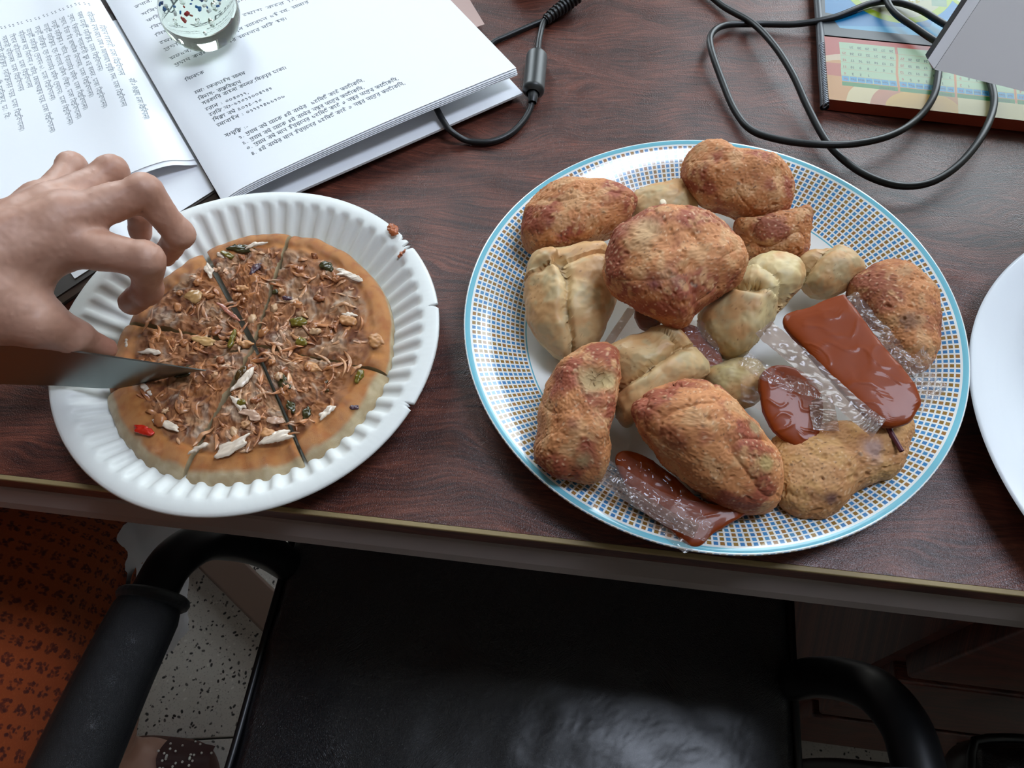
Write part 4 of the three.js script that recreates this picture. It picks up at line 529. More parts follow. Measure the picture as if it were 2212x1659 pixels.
  // tunic: hanging cloth with soft folds, printed rows of dark marks
  const cloth = canvas(512, 512, (x) => {
    x.fillStyle = '#a84a18'; x.fillRect(0, 0, 512, 512);
    for (let k = 0; k < 5000; k++) { x.fillStyle = rnd() < 0.5 ? 'rgba(150,60,16,0.25)' : 'rgba(205,110,50,0.2)'; x.fillRect(rnd() * 512, rnd() * 512, 2, 5); }
    for (let r = 0; r < 8; r++) for (let c = 0; c < 10; c++) { const X = c * 51.2 + 5, Y = r * 64 + 14; for (let d = 0; d < 20; d++) { x.fillStyle = 'rgba(78,24,12,' + rr(0.35, 0.7).toFixed(2) + ')'; x.beginPath(); x.ellipse(X + rnd() * 34, Y + rnd() * 34, rr(3, 7), rr(3, 6), rr(0, 3), 0, 7); x.fill(); } }
  });
  cloth.wrapS = cloth.wrapT = THREE.RepeatWrapping;
  // over the lap, then up the trunk
  const ring = (c, a, b, tilt, u, f) => { const t = u * Math.PI * 2; return [c[0] + 0.984 * (a + f) * Math.cos(t) + 0.178 * Math.sin(tilt) * (b + f) * Math.sin(t), c[1] + (b + f) * Math.sin(t) * Math.cos(tilt), c[2] + 0.178 * (a + f) * Math.cos(t) - 0.984 * Math.sin(tilt) * (b + f) * Math.sin(t)]; };
  const stations = [[at(-0.234, 0.43, -0.085), 0.150, 0.095, 0.15], [at(-0.235, 0.455, -0.03), 0.154, 0.105, 0.1], [at(-0.232, 0.47, 0.06), 0.160, 0.112, 0.05], [at(-0.225, 0.485, 0.16), 0.165, 0.118, 0], [at(-0.23, 0.50, 0.26), 0.185, 0.125, -0.2], [at(-0.23, 0.56, 0.37), 0.185, 0.14, -0.8], [at(-0.23, 0.7, 0.42), 0.17, 0.13, -1.4], [at(-0.23, 0.95, 0.43), 0.18, 0.13, -1.55], [at(-0.23, 1.15, 0.42), 0.15, 0.11, -1.57]];
  const tun = grid(140, 90, (u, v) => {
    const k = v * (stations.length - 1), i = Math.min(stations.length - 2, Math.floor(k)), t = k - i, A = stations[i], B = stations[i + 1], c = [0, 1, 2].map((q) => A[0][q] + (B[0][q] - A[0][q]) * t), l = (q) => A[q] + (B[q] - A[q]) * t;
    const f = 0.004 * N3(u * 9, v * 7, 3) + 0.0025 * Math.sin(u * 40 + 6 * N3(u * 4, v * 4, 8)); return ring(c, l(1), l(2), l(3), u, f);
  }, { uv: (u, v) => [u * 6.5, v * 7] });
  const tunicM = std({ map: cloth, roughness: 0.9, bumpMap: rep(grainBump, 4), bumpScale: 0.0006, side: THREE.DoubleSide });
  put('tunic', tun, tunicM, person).userData.label = 'orange tunic printed with rows of dark marks';
  put('sleeve', taper([shoulder, [-0.625, 1.0, -0.08], elbow, [-0.56, 0.915, -0.225]], (v) => 0.075 - 0.018 * v, 30, 30), tunicM, person);
  const tr = (pts, k) => { const g = taper(pts, (v) => 0.056 - 0.010 * v, 50, 40); displace(g, (x, y, z) => 0.003 * Math.sin(y * 60 + x * 90 + 5 * N3(x * 9, y * 9 + k, z * 9)) + 0.003 * fbm(x * 30, y * 30, z * 30, 2)); return g; };
  put('trousers', mergeGeometries([tr([at(-0.165, 0.47, 0.1), at(-0.135, 0.45, -0.03), kneeA, at(-0.15, 0.355, -0.085), [FT[0] * 0.35 + kneeA[0] * 0.65, 0.24, FT[2] * 0.35 + kneeA[2] * 0.65]], 1), tr([at(-0.32, 0.47, 0.1), kneeB, at(-0.34, 0.1, -0.12)], 2)]), std({ color: 0xd8d6da, roughness: 0.85 }), person).userData.label = 'crumpled white trousers';
  // slipper with a beaded strap
  const so = { c: [-0.4906, 0.008, -0.0977], n: [0, 1, 0], o: [[-0.5561, 0.008, -0.0984], [-0.5502, 0.008, -0.1228], [-0.5215, 0.008, -0.1324], [-0.4716, 0.008, -0.1286], [-0.4334, 0.008, -0.1193], [-0.4122, 0.008, -0.0989], [-0.4084, 0.008, -0.0718], [-0.4301, 0.008, -0.0572], [-0.4834, 0.008, -0.0574], [-0.5329, 0.008, -0.0678]] };
  const sl = put('slipper', blob(so, 0.006, 0.007, { nu: 60, nv: 16, e1: 0.3 }), std({ color: 0x5a3a2e, roughness: 0.6 }), person);
  const vamp = grid(30, 16, (u, v) => { const A = [-0.4736, 0.015, -0.1281], B = [-0.4622, 0.015, -0.0612], C = [-0.413, 0.015, -0.1138], D = [-0.4063, 0.015, -0.0662], s = v, t = u, p = [0, 1, 2].map((i) => (A[i] * (1 - t) + B[i] * t) * (1 - s) + (C[i] * (1 - t) + D[i] * t) * s); p[1] += 0.045 * Math.sin(Math.PI * t) * (1 - 0.5 * s) + 0.004; return p; });
  put('strap', vamp, std({ color: 0x3a1512, roughness: 0.6, side: THREE.DoubleSide }), person).userData.label = 'dark red slipper strap with white beads';
  const beads = []; for (let k = 0; k < 40; k++) { const i = Math.floor(rnd() * 31 * 17), v = vamp.attributes.position; if (!v) break; const s = new THREE.IcosahedronGeometry(0.0016, 1); s.translate(v.getX(i), v.getY(i) + 0.0015, v.getZ(i)); beads.push(s); }
  const bm = local('beads', mergeGeometries(beads), std({ color: 0xe6e2da, roughness: 0.3 }), person.children.find((c) => c.name === 'strap')); bm.userData.kind = 'stuff';
}
// ---------------------------------------------------------------- kitchen knife, its edge in the pizza
{
  const A = V([-0.2757, 0.816, -0.219]), B = V([-0.1548, 0.78, -0.2097]), C = V([-0.1693, 0.7695, -0.2153]), D = V([-0.2044, 0.7695, -0.2088]), E = V([-0.2668, 0.78, -0.2097]), F = V([-0.2957, 0.784, -0.2129]);
  const n = new THREE.Vector3().subVectors(B, A).cross(new THREE.Vector3().subVectors(F, A)).normalize(); if (n.y < 0) n.negate();
  const spine = [A, A.clone().lerp(B, 0.3), A.clone().lerp(B, 0.6), A.clone().lerp(B, 0.85), B], edge = [F, E, D.clone().lerp(E, 0.45), D, C];
  const k = thing('kitchen_knife', [A.x, A.y, A.z], 'steel kitchen knife cutting across the pizza beside the thumb', 'knife');
  const S = new THREE.CatmullRomCurve3(spine), Q = new THREE.CatmullRomCurve3(edge);
  const face = (sgn) => grid(50, 12, (u, v) => { const a = S.getPoint(u), b = Q.getPoint(u), p = a.lerp(b, v), t = 0.0008 * (1 - v) * (1 - 0.6 * u) * sgn; return [p.x + n.x * t, p.y + n.y * t, p.z + n.z * t]; }, { flip: sgn < 0 });
  const top = grid(50, 1, (u, v) => { const p = S.getPoint(u), t = 0.0008 * (1 - 0.6 * u) * (v * 2 - 1); return [p.x + n.x * t, p.y + n.y * t, p.z + n.z * t]; });
  const tip = grid(1, 12, (u, v) => { const a = S.getPoint(1), b = Q.getPoint(1), p = a.lerp(b, v), t = 0.0008 * 0.4 * (1 - v) * (u * 2 - 1); return [p.x + n.x * t, p.y + n.y * t, p.z + n.z * t]; });
  put('blade', mergeGeometries([face(1), face(-1), top, tip]), M.steel, k);
  const dir = new THREE.Vector3().subVectors(A, B).normalize(), m = A.clone().lerp(F, 0.5), h = [0, 0.02, 0.06, 0.115].map((d) => m.clone().addScaledVector(dir, d).toArray());
  put('handle', taper(h, (v) => 0.0105 * (0.9 + 0.25 * Math.sin(v * 5) ** 2) * (v > 0.96 ? 0.7 : 1), 30, 16), M.black, k);
}
// ---------------------------------------------------------------- Bengali print: a small stroke alphabet (0 = head line, 10 = foot of a letter)
const GL = {
  'ক': [9, '5,0 5,10;5,2 1,6 5,9;5,3 8,3 8.5,6 7,7.5'], 'খ': [8, '2,2 1,5 3,6 4,3;4,4 3,9 7,8;7,0 7,10'], 'গ': [7, '1,3 3,1 3.4,6 2,6.5;6,0 6,10'], 'ঙ': [7, '5,0 2,2 5,4 2,6 4,9 6,6'], 'ছ': [7, '1,3 6,3 6,6 3,7 1,5;3,7 6,9'], 'ঞ': [9, '1,3 3,6 5,4 8,6;8,0 8,10'], 'ধ': [7, '6,0 6,10;6,3 1,6 6,9;1,2 3,4'], 'ঠ': [7, '2,2 5,2 6,6 3,9 1,6 2,2'], 'চ': [7, '1,3 6,3 6,7 3,9 1.5,6'], 'জ': [9, '1,4 2,9 5,9 6,4 4,3 4,6;6,4 8,2'], 'ট': [7, '6,2 2,1 1,5 3,9 6,7;3,0 5,-4 8,-3'],
  'ড': [7, '2,0 5,4 1,5 3,9 6,8'], 'ঢ': [7, '1.5,0 1.5,8 5,9 6,6 3.5,5.5'], 'ণ': [7, '1,2 2,8 6,7;6,0 6,10'], 'ত': [8, '6,1 6.8,5 5,9 2,8 1,5 3,3 4.5,5'], 'থ': [7, '1,3 3,2 3,5 1,7 2,9 6,8;6,0 6,10'], 'দ': [7, '1.5,0 1.5,6 4,4.5 6,7 4,10'], 'ন': [7, '1,4 2.5,6.5 6,5;6,0 6,10;1,4 2.4,4'], 'প': [7, '1,2 1.4,6 3,7.5 6,3;6,0 6,10'],
  'ফ': [9, '1,2 1.4,6 3,7.5 5,3;5,0 5,10;5,4 8,3 8.4,6.5 7,7'], 'ব': [7, '6,0 6,10;6,2 1,6 6,9'], 'ভ': [7, '1,2 1,6 3.5,9 6,6 4,4 3,6'], 'ম': [7, '1,2 2.2,4 1,7 3,8 6,6;6,0 6,10;1.5,4 6,4'], 'য': [7, '1,2 4,4 1,6 6,9;6,0 6,10'], '\u09DF': [7, '1,2 4,4 1,6 6,9;6,0 6,10;3,11.5 4,11.5'], 'র': [7, '6,0 6,10;6,2 1,6 6,9;3,11.5 4,11.5'],
  'ল': [7, '1,8 1.4,4 3,4 3.4,7 4.6,4 6,5;6,0 6,10'], 'শ': [7, '1,6 1,3 3,3 3,6;3,4 6,6;6,0 6,10'], 'ষ': [7, '1,2 1,6 3,8 6,8;1,3 6,7;6,0 6,10'], 'স': [7, '1,2 3,2 3,5 1,7;3,4.5 6,6;6,0 6,10'], 'হ': [7, '5,1 2,2 5,4 2,5 5,6.5 3,9 6,9'], 'অ': [9, '1,4 3,2 4,5 2,8 4,9 6,6 8,6;8,0 8,10'], 'আ': [11, '1,4 3,2 4,5 2,8 4,9 6,6 8,6;8,0 8,10;10.5,0 10.5,10'],
  'ই': [7, '2,2 5,3 2,5 5,6 3,9 6,9;2,0 4,-4 7,-3'], 'উ': [7, '2,1 5,3 2,5 5,6 4,9 1,8;3,0 5,-4 8,-3'], 'এ': [7, '2,1 2,8 6,9;2,3 5,4 6,9', 1], 'ও': [7, '2,3 5,2 6,6 3,9 1,7 3,6', 1], 'া': [3, '1.5,0 1.5,10'], 'ি': [3, '1.5,10 1.5,0 3,-4 6,-4 8,0'], 'ী': [4, '2,10 2,0 0,-4 -4,-4 -5,-1'], 'ে': [4, '3.4,1 1,4 1.2,8 3,9 3.6,6'], 'ু': [0, '-3,10 -1,11.5 -3,13 -4,12'], 'ং': [5, '2,2 3.5,2 3.5,4 2,4 2,2;1,9 4,6', 1], 'ঃ': [4, '2,3 2.6,3;2,8 2.6,8', 1],
  '০': [7, '3,2 5.5,4 5.5,7 3,9 1,7 1,4 3,2', 1], '১': [6, '2,2 4,4 2,5 1,3;4,4 4,9 2,10', 1], '২': [7, '1,3 3,1 4,4 1,7 2,9 6,8', 1], '৩': [7, '1,4 2,8 5,8 6,4 4,2 3,5', 1], '৪': [6, '3,5 1,3 3,1 5,3 3,5 1,8 3,10 5,8 3,5', 1], '৫': [7, '1,2 1,8 4,9 6,6 3,4', 1], '৬': [7, '1,2 4,4 1,6 4,9 6,6', 1], '৭': [6, '4,9 4,4 2,1 1,4 3,5 4,4', 1], '৯': [6, '2,2 4,3 2,5 1,3;4,3 4,8 2,10', 1],
  ':': [4, '2,3 2.6,3;2,8 2.6,8', 1], '-': [5, '1,5 4,5', 1], '.': [3, '1.5,9.5 2,9.5', 1], ',': [3, '1.8,9 1.2,11', 1], '।': [4, '2,1 2,10', 1], '(': [4, '3,0 1,5 3,10', 1], ')': [4, '1,0 3,5 1,10', 1],
};
function spell(text) { // letters in the order they are written: [glyph, x, scale x, scale y, dy]
  const out = []; let x = 0; const add = (g, s = 1, sy = 1, dy = 0, adv = true, dx = 0) => { if (!GL[g]) return; out.push([g, x + dx, s, sy, dy]); if (adv) x += (GL[g][0] + 0.9) * s; };
  const C = [...text.replace(/\u09AF\u09BC/g, '\u09DF')], cons = /[ক-হ]|\u09DF/;
  for (let i = 0; i < C.length; i++) {
    const c = C[i]; if (c === ' ') { x += 5; continue; }
    if (!cons.test(c)) { if (c === 'ো') continue; add(c); continue; }
    const cl = [c]; while (C[i + 1] === '্' && C[i + 2]) { cl.push(C[i + 2]); i += 2; }
    let reph = false; if (cl.length > 1 && cl[0] === 'র') { reph = true; cl.shift(); }
    const v = []; while (/[\u09BE-\u09CC]/.test(C[i + 1] ?? '')) { v.push(C[++i]); }
    if (v.includes('ি')) add('ি'); if (v.includes('ে') || v.includes('ো')) add('ে');
    const x0 = x; add(cl[0], 1, cl.length > 1 ? 0.75 : 1);
    for (const k of cl.slice(1)) { if (k === 'র') out.push(['_', x0, 1, 1, 0]); else if (k === 'য') { add('া', 0.8); } else if (GL[k]) out.push([k, x0 + 1.2, 0.8, 0.45, 6.8]); }
    if (reph) out.push(['^', x0, 1, 1, 0]);
    if (v.includes('া') || v.includes('ো')) add('া'); if (v.includes('ী')) add('ী'); if (v.includes('ু')) add('ু', 1, 1, 0, false);
  }
  return [out, x];
}
GL['_'] = [0, '0,10 3,12 6,9.5', 1]; GL['^'] = [0, '4,-4 6,-1', 1];
function write(ctx, text, p, q, h, ink, weight = 0.13) { // print text from p to q (canvas points), letters h high
  const [L, w] = spell(text), d = Math.hypot(q[0] - p[0], q[1] - p[1]), sx = d / w, sy = h / 10;
  ctx.save(); ctx.transform((q[0] - p[0]) / d, (q[1] - p[1]) / d, -(q[1] - p[1]) / d, (q[0] - p[0]) / d, p[0], p[1]); ctx.strokeStyle = ink; ctx.lineWidth = h * weight; ctx.lineCap = 'round'; ctx.lineJoin = 'round';
  for (const [g, x, kx, ky, dy] of L) {
    const [gw, s, bare] = GL[g]; ctx.beginPath();
    for (const line of s.split(';')) line.split(' ').forEach((t, i) => { const [a, b] = t.split(',').map(Number), X = (x + a * kx) * sx, Y = (b * ky + dy) * sy; i ? ctx.lineTo(X, Y) : ctx.moveTo(X, Y); });
    if (!bare && gw && dy === 0) { ctx.moveTo((x - 0.4) * sx, 0); ctx.lineTo((x + gw * kx + 0.6) * sx, 0); }
    ctx.stroke();
  }
  ctx.restore();
}
// a thin sheet of paper over four corners; yf(u, v) is its height; the print is laid out in metres from the corner o along ax and ay
function leaf(C, yf, { nu = 50, nv = 50, th = 0.00018, frame = null } = {}) {
  const at = (u, v) => { const x = (C[0][0] * (1 - u) + C[1][0] * u) * (1 - v) + (C[3][0] * (1 - u) + C[2][0] * u) * v, z = (C[0][2] * (1 - u) + C[1][2] * u) * (1 - v) + (C[3][2] * (1 - u) + C[2][2] * u) * v; return [x, yf(u, v, x, z), z]; };
  const uv = frame ? (u, v, p) => { const dx = p[0] - frame.o[0], dz = p[2] - frame.o[2]; return [(dx * frame.ax[0] + dz * frame.ax[1]) / frame.w, 1 - (dx * frame.ay[0] + dz * frame.ay[1]) / frame.h]; } : null;
  const t = grid(nu, nv, at, { uv, flip: true }); const up = t.attributes.normal.getY(Math.floor(nu / 2)) > 0;
  const top = up ? t : grid(nu, nv, at, { uv, flip: false }), bot = grid(nu, nv, (u, v) => { const p = at(u, v); p[1] -= th; return p; }, { uv: () => [0.002, 0.998], flip: !up });
  const rim = grid(200, 1, (s, w) => { const k = s * 4 % 4, e = Math.min(3, Math.floor(k)), f = k - e, q = [[f, 0], [1, f], [1 - f, 1], [0, 1 - f]][e], p = at(...(s === 1 ? [0, 0] : q)); p[1] -= th * w; return p; }, { uv: () => [0.002, 0.998] });
  return mergeGeometries([top, bot, rim]);
}
const inkMat = (map, r = 0.7) => std({ map, roughness: r });
{
  // right-hand document: typed application, several sheets
  const B0 = [-0.1693, 0.77, -0.3392], B1 = [0.0152, 0.77, -0.439], w = Math.hypot(B1[0] - B0[0], B1[2] - B0[2]), ax = [(B1[0] - B0[0]) / w, (B1[2] - B0[2]) / w], ay = [-ax[1], ax[0]], Hh = 0.297;
  const o = [B0[0] - ay[0] * Hh, B0[1], B0[2] - ay[1] * Hh], frame = { o, ax, ay, w, h: Hh }, S = 1365 / w;
  const px = (p) => { const dx = p[0] - o[0], dz = p[2] - o[2]; return [(dx * ax[0] + dz * ax[1]) * S, (dx * ay[0] + dz * ay[1]) * S]; };
  const page = canvas(1365, Math.round(Hh * S), (x, W, HH) => {
    x.fillStyle = '#e9ecf0'; x.fillRect(0, 0, W, HH);
    const ink = '#2b343c', T = [
      ['বিষয়: সনদপত্র প্রদানের জন্য আবেদন', [-0.2749, 0.771, -0.5564], [-0.2068, 0.771, -0.5992]], ['জনাব, যথাবিহিত সম্মান', [-0.2609, 0.771, -0.5378], [-0.219, 0.771, -0.5624]],
      ['সবিনয় বিনীত নিবেদন এই যে আমি', [-0.2539, 0.771, -0.5279], [-0.1703, 0.771, -0.5763]], ['ফরিদা বেগমের অধীনে বাঙলা কলেজের', [-0.2487, 0.771, -0.5199], [-0.1643, 0.771, -0.5698]], ['বিশ্ববিদ্যালয়ের অধীনে', [-0.2441, 0.771, -0.511], [-0.1919, 0.771, -0.5416]], ['নিয়মিত ছাত্র হিসাবে অংশগ্রহণ করে সিজি', [-0.2392, 0.771, -0.5022], [-0.1416, 0.771, -0.5571]],
      ['মোট বিষয়ের নম্বর যোগ করে সিি', [-0.2343, 0.771, -0.4935], [-0.14, 0.771, -0.5322]], ['প্রদর্শিত নম্বর', [-0.2297, 0.771, -0.4855], [-0.1993, 0.771, -0.5031]], ['অতএব, উক্ত বিষয়ে আকুল আবেদন এই যে, আমার', [-0.224, 0.771, -0.4751], [-0.1316, 0.771, -0.5276]], ['প্রদান করতে জনাবের আপনার মর্জি হয়।', [-0.2192, 0.771, -0.4678], [-0.1454, 0.771, -0.5101]],
      ['নিবেদক', [-0.2092, 0.771, -0.4512], [-0.1974, 0.771, -0.4577]], ['মো: ফেরদাউস আলম', [-0.2005, 0.771, -0.4374], [-0.1685, 0.771, -0.4532]], ['বিভাগ- রাষ্ট্রবিজ্ঞান', [-0.1971, 0.771, -0.4312], [-0.1702, 0.771, -0.4444]], ['সরকারি বাঙলা কলেজ,মিরপুর ঢাকা।', [-0.1938, 0.771, -0.4259], [-0.1404, 0.771, -0.4554]], ['রোল : ৩০৪৩১৭,', [-0.1905, 0.771, -0.4199], [-0.1635, 0.771, -0.4332]], ['রেজি.নং-৬১৩১৯০০৪৭৪৯', [-0.1872, 0.771, -0.4143], [-0.1481, 0.771, -0.4355]], ['শিক্ষা বর্ষ ২০১২-১৩', [-0.1841, 0.771, -0.4092], [-0.1537, 0.771, -0.4247]], ['মোবাইল : ০১৭১৭৪৬৬৯০৫', [-0.1806, 0.771, -0.4037], [-0.1386, 0.771, -0.4265]],
      ['সংযুক্তি :-', [-0.1741, 0.771, -0.3934], [-0.1596, 0.771, -0.4002]], ['১. প্রথম বর্ষ থেকে ৪র্থ বর্ষের  এডমিট কার্ড ফটোকপি,', [-0.1649, 0.771, -0.3905], [-0.0868, 0.771, -0.4366]], ['২. প্রথম বর্ষ থেকে ৪র্থ বর্ষের নম্বর পত্রের ফটোকপি,', [-0.1618, 0.771, -0.3849], [-0.0864, 0.771, -0.4292]], ['৩. প্রথম বর্ষ মান উন্নয়নের এডমিট কার্ড ও নম্বর পত্রের ফটোকপি,', [-0.1586, 0.771, -0.3801], [-0.0639, 0.771, -0.4359]], ['৪. ৪র্থ বর্ষের মান উন্নয়নের এডমিট কার্ড ও নম্বর পত্রের ফটোকপি,', [-0.155, 0.771, -0.3749], [-0.0595, 0.771, -0.4309]]];
    for (const [t, a, b] of T) write(x, t, px(a), px(b), 19, ink, 0.14);
  });
  const doc = thing('typed_document', [(B0[0] + B1[0]) / 2, TOP, (B0[2] + B1[2]) / 2], 'stack of white typed sheets with the glass paperweight on it', 'document');
  const corner = (a, b) => [o[0] + ax[0] * a + ay[0] * b, 0, o[2] + ax[1] * a + ay[1] * b];
  for (let k = 0; k < 5; k++) {
    const d = k * 0.0011 + (k ? rr(0, 0.0006) : 0), C = [corner(-0.002, 0), corner(w - d * 0.4, 0), corner(w - d * 0.2, Hh + d * 0.9 - (k === 4 ? 0.001 : 0)), corner(0, Hh + d * 0.5)];
    const hs = (u, v) => TOP + 0.0195 - k * 0.00075 + 0.0022 * Math.sin(Math.PI * u) * (0.5 + 0.5 * v) + 0.0018 * u * v - 0.006 * (1 - v) * 0.5 - 0.004 * Math.exp(-u * 26);
    put('sheet', leaf(C, hs, { frame: k ? null : frame }), k ? M.paper : inkMat(page), doc);
  }
  // white cover board below, and a pinkish slip
  const CB = [[0.0157, 0.7565, -0.442], [-0.0202, 0.7565, -0.5119], [-0.0821, 0.7565, -0.5386], [-0.2615, 0.7565, -0.3774], [-0.1507, 0.7565, -0.3479]], cov = thing('file_cover', [CB[0][0], TOP, CB[0][2]], 'white board file cover lying below the typed sheets', 'folder');
  put('cover_board', leaf([corner(0.006, 0.0), corner(w + 0.0005, 0.0), corner(w - 0.0005, Hh + 0.0085), corner(0.006, Hh + 0.0085)], () => TOP + 0.0072, { nu: 4, nv: 4, th: 0.0016 }), M.paper, cov);
  put('cover_pages', leaf([corner(0.008, 0.01), corner(w - 0.006, 0.01), corner(w - 0.005, Hh + 0.004), corner(0.008, Hh + 0.004)], () => TOP + 0.0056, { nu: 4, nv: 4, th: 0.0045 }), M.paper, cov);
  tag(put('pink_slip', leaf([[-0.0337, 0.753, -0.5681], [-0.0198, 0.753, -0.5492], [-0.0044, 0.753, -0.5036], [-0.0542, 0.753, -0.4822]], () => TOP + 0.0096, { nu: 6, nv: 6 }), std({ color: 0xb79c93, roughness: 0.8 })), 'dull pink paper slip showing beyond the edge of the typed sheets', 'paper');
  // left-hand booklet: list printed the other way round
  const L = [[-0.4273, 0.762, -0.5345], [-0.3069, 0.762, -0.5818], [-0.1944, 0.762, -0.3815], [-0.3541, 0.762, -0.3186]], lo = L[0], lw = 0.30, ul = [L[1][0] - L[0][0], L[1][2] - L[0][2]], un = Math.hypot(...ul), lax = [ul[0] / un, ul[1] / un], lay = [-lax[1], lax[0]];
  const lf = { o: [lo[0] - lax[0] * 0.02 - lay[0] * 0.02, 0, lo[2] - lax[1] * 0.02 - lay[1] * 0.02], ax: lax, ay: lay, w: 0.34, h: 0.34 }, LS = 1500 / 0.34, lp = (p) => { const dx = p[0] - lf.o[0], dz = p[2] - lf.o[2]; return [(dx * lax[0] + dz * lax[1]) * LS, (dx * lay[0] + dz * lay[1]) * LS]; };
  const list = canvas(1500, 1500, (x) => {
    x.fillStyle = '#eef1f4'; x.fillRect(0, 0, 1500, 1500); const ink = '#5b656d';
    const T = [['উচ্চমান সহকারী, ঢাকা বিশ্ববিদ্যালয়', [-0.2803, 0.764, -0.5201], [-0.2526, 0.764, -0.4611]], ['পরিচালক, জনসংযোগ (তথ্য ও যোগাযোগ প্রযুক্তি) সেল, ঢাকা বিশ্ববিদ্যালয়', [-0.292, 0.763, -0.5345], [-0.2444, 0.763, -0.4286]], ['সকল ডেপুটি রেজিস্ট্রার, ঢাকা বিশ্ববিদ্যালয়।', [-0.2986, 0.763, -0.5335], [-0.2678, 0.763, -0.4656]], ['প্রধান, ইন্টারনেট ল্যাবরেটরী স্কুল এন্ড কলেজ, ঢাকা বিশ্ববিদ্যালয়।', [-0.3046, 0.763, -0.5314], [-0.2575, 0.763, -0.4288]], ['প্রধান, উন্নত উচ্চ মাধ্যমিক বিদ্যালয়, ঢাকা বিশ্ববিদ্যালয়।', [-0.3108, 0.763, -0.5298], [-0.2696, 0.763, -0.4412]], ['ডেপুটি রেজিস্ট্রার ও সচিব, উপাচার্যের অফিস, ঢাকা বিশ্ববিদ্যালয়।', [-0.3171, 0.763, -0.5277], [-0.2715, 0.763, -0.43]], ['ডেপুটি রেজিস্ট্রার, প্রো-উপাচার্য অফিস (শিক্ষা), ঢাকা বিশ্ববিদ্যালয়।', [-0.3226, 0.763, -0.5255], [-0.2743, 0.763, -0.4222]], ['ডেপুটি রেজিস্ট্রার, প্রো-উপাচার্যের অফিস (প্রশাসন), ঢাকা বিশ্ববিদ্যালয়।', [-0.3287, 0.763, -0.5239], [-0.2788, 0.763, -0.4173]], ['ডেপুটি রেজিস্ট্রার (প্রশাসন-৫), ঢাকা বিশ্ববিদ্যালয়।', [-0.3346, 0.763, -0.5218], [-0.2969, 0.763, -0.4427]], ['পরিচালক ছাত্র নির্দেশনা ও সচিব, কোষাধ্যক্ষের দপ্তর, ঢাকা বিশ্ববিদ্যালয়।', [-0.3399, 0.763, -0.5202], [-0.2895, 0.763, -0.4112]], ['হিসাব পরিচালক, ঢাকা বিশ্ববিদ্যালয়', [-0.3455, 0.763, -0.517], [-0.3165, 0.763, -0.4575]], ['সহকারী পরিচালক, ঢাকা বিশ্ববিদ্যালয়', [-0.3507, 0.763, -0.5154], [-0.3215, 0.763, -0.4546]], ['সহকারী রেজিস্ট্রার, রেজিস্ট্রারের দপ্তর, ঢাকা বিশ্ববিদ্যালয়।', [-0.3544, 0.763, -0.5115], [-0.3105, 0.763, -0.4142]], ['সকল রেজিস্ট্রার, সহকারী রেজিস্ট্রার, ঢাঃ বিঃ', [-0.3603, 0.763, -0.509], [-0.3237, 0.763, -0.4268]], ['নথি ও সংরক্ষণ, ঢাকা বিশ্ববিদ্যালয়।', [-0.2472, 0.764, -0.4596], [-0.2274, 0.764, -0.4157]]];
    for (const [t, a, b] of T) write(x, t, lp(b).map((v, i) => lp(a)[i]), lp(b), 13, ink, 0.11);
    for (const p of [[-0.2986, 0.763, -0.5456], [-0.3045, 0.763, -0.544], [-0.3098, 0.763, -0.5417], [-0.3155, 0.763, -0.5395], [-0.3213, 0.763, -0.5378], [-0.3274, 0.763, -0.5362], [-0.3333, 0.763, -0.5341], [-0.3391, 0.763, -0.5324], [-0.3453, 0.763, -0.5303], [-0.3509, 0.763, -0.5281], [-0.3565, 0.763, -0.5265]]) { const q = lp(p); x.fillStyle = ink; for (const [a, b] of [[-6, 0], [6, 3], [-4, 9], [7, 12]]) x.fillRect(q[0] + a, q[1] + b, 4, 4); }
  });
  const bk = thing('open_booklet', [(L[0][0] + L[2][0]) / 2, TOP, (L[0][2] + L[2][2]) / 2], 'open white booklet page printed with a long list beside the typed sheets', 'document');
  const hl = (k) => (u, v) => TOP + 0.0152 - k * 0.0006 + 0.0035 * Math.exp(-(((u - 0.86) / 0.14) ** 2)) - 0.004 * ss(0.9, 1, u) - 0.001 * v;
  for (let k = 0; k < 2; k++) { const e = k * 0.0028, C = L.map((p) => [...p]); C[2][0] += lay[0] * e * 1.6 + 0.0006 * k; C[2][2] += lay[1] * e * 1.6; C[3][0] += lay[0] * e * 0.5; C[3][2] += lay[1] * e * 0.5; put('page', leaf(C, hl(k), { frame: k ? null : lf }), k ? M.paper : inkMat(list), bk); }
  // hard-bound register under the booklet
  const R0 = [[-0.4249, 0.758, -0.5092], [-0.2803, 0.758, -0.544], [-0.1779, 0.758, -0.3556], [-0.2657, 0.758, -0.2735]], reg = thing('bound_register', [R0[3][0], TOP, R0[3][2]], 'thick bound register with dark cover under the open booklet', 'book');
  const RR = R0.map((p) => [...p]); put('cover', leaf(RR, () => TOP + 0.0086, { nu: 4, nv: 4, th: 0.0012 }), std({ color: 0x3b342f, roughness: 0.6 }), reg);
  const inset = (f) => { const c = [0, 1, 2].map((i) => RR.reduce((s, p) => s + p[i], 0) / 4); return RR.map((p) => p.map((v, i) => v + (c[i] - v) * f)); };
  put('pages', leaf(inset(0.012), () => TOP + 0.0072, { nu: 4, nv: 4, th: 0.006 }), std({ color: 0xb9b2a4, roughness: 0.8 }), reg);
  put('back_cover', leaf(RR, () => TOP + 0.0012, { nu: 4, nv: 4, th: 0.001 }), std({ color: 0x3b342f, roughness: 0.6 }), reg);
  const fl = [[-0.4086, 0.76, -0.4949], [-0.2758, 0.76, -0.5352], [-0.179, 0.76, -0.3561], [-0.2516, 0.76, -0.2916]]; tag(put('loose_sheet', leaf(fl, () => TOP + 0.0092, { nu: 10, nv: 10 }), M.paper), 'blank white sheet between the booklet and the dark register', 'paper');
}
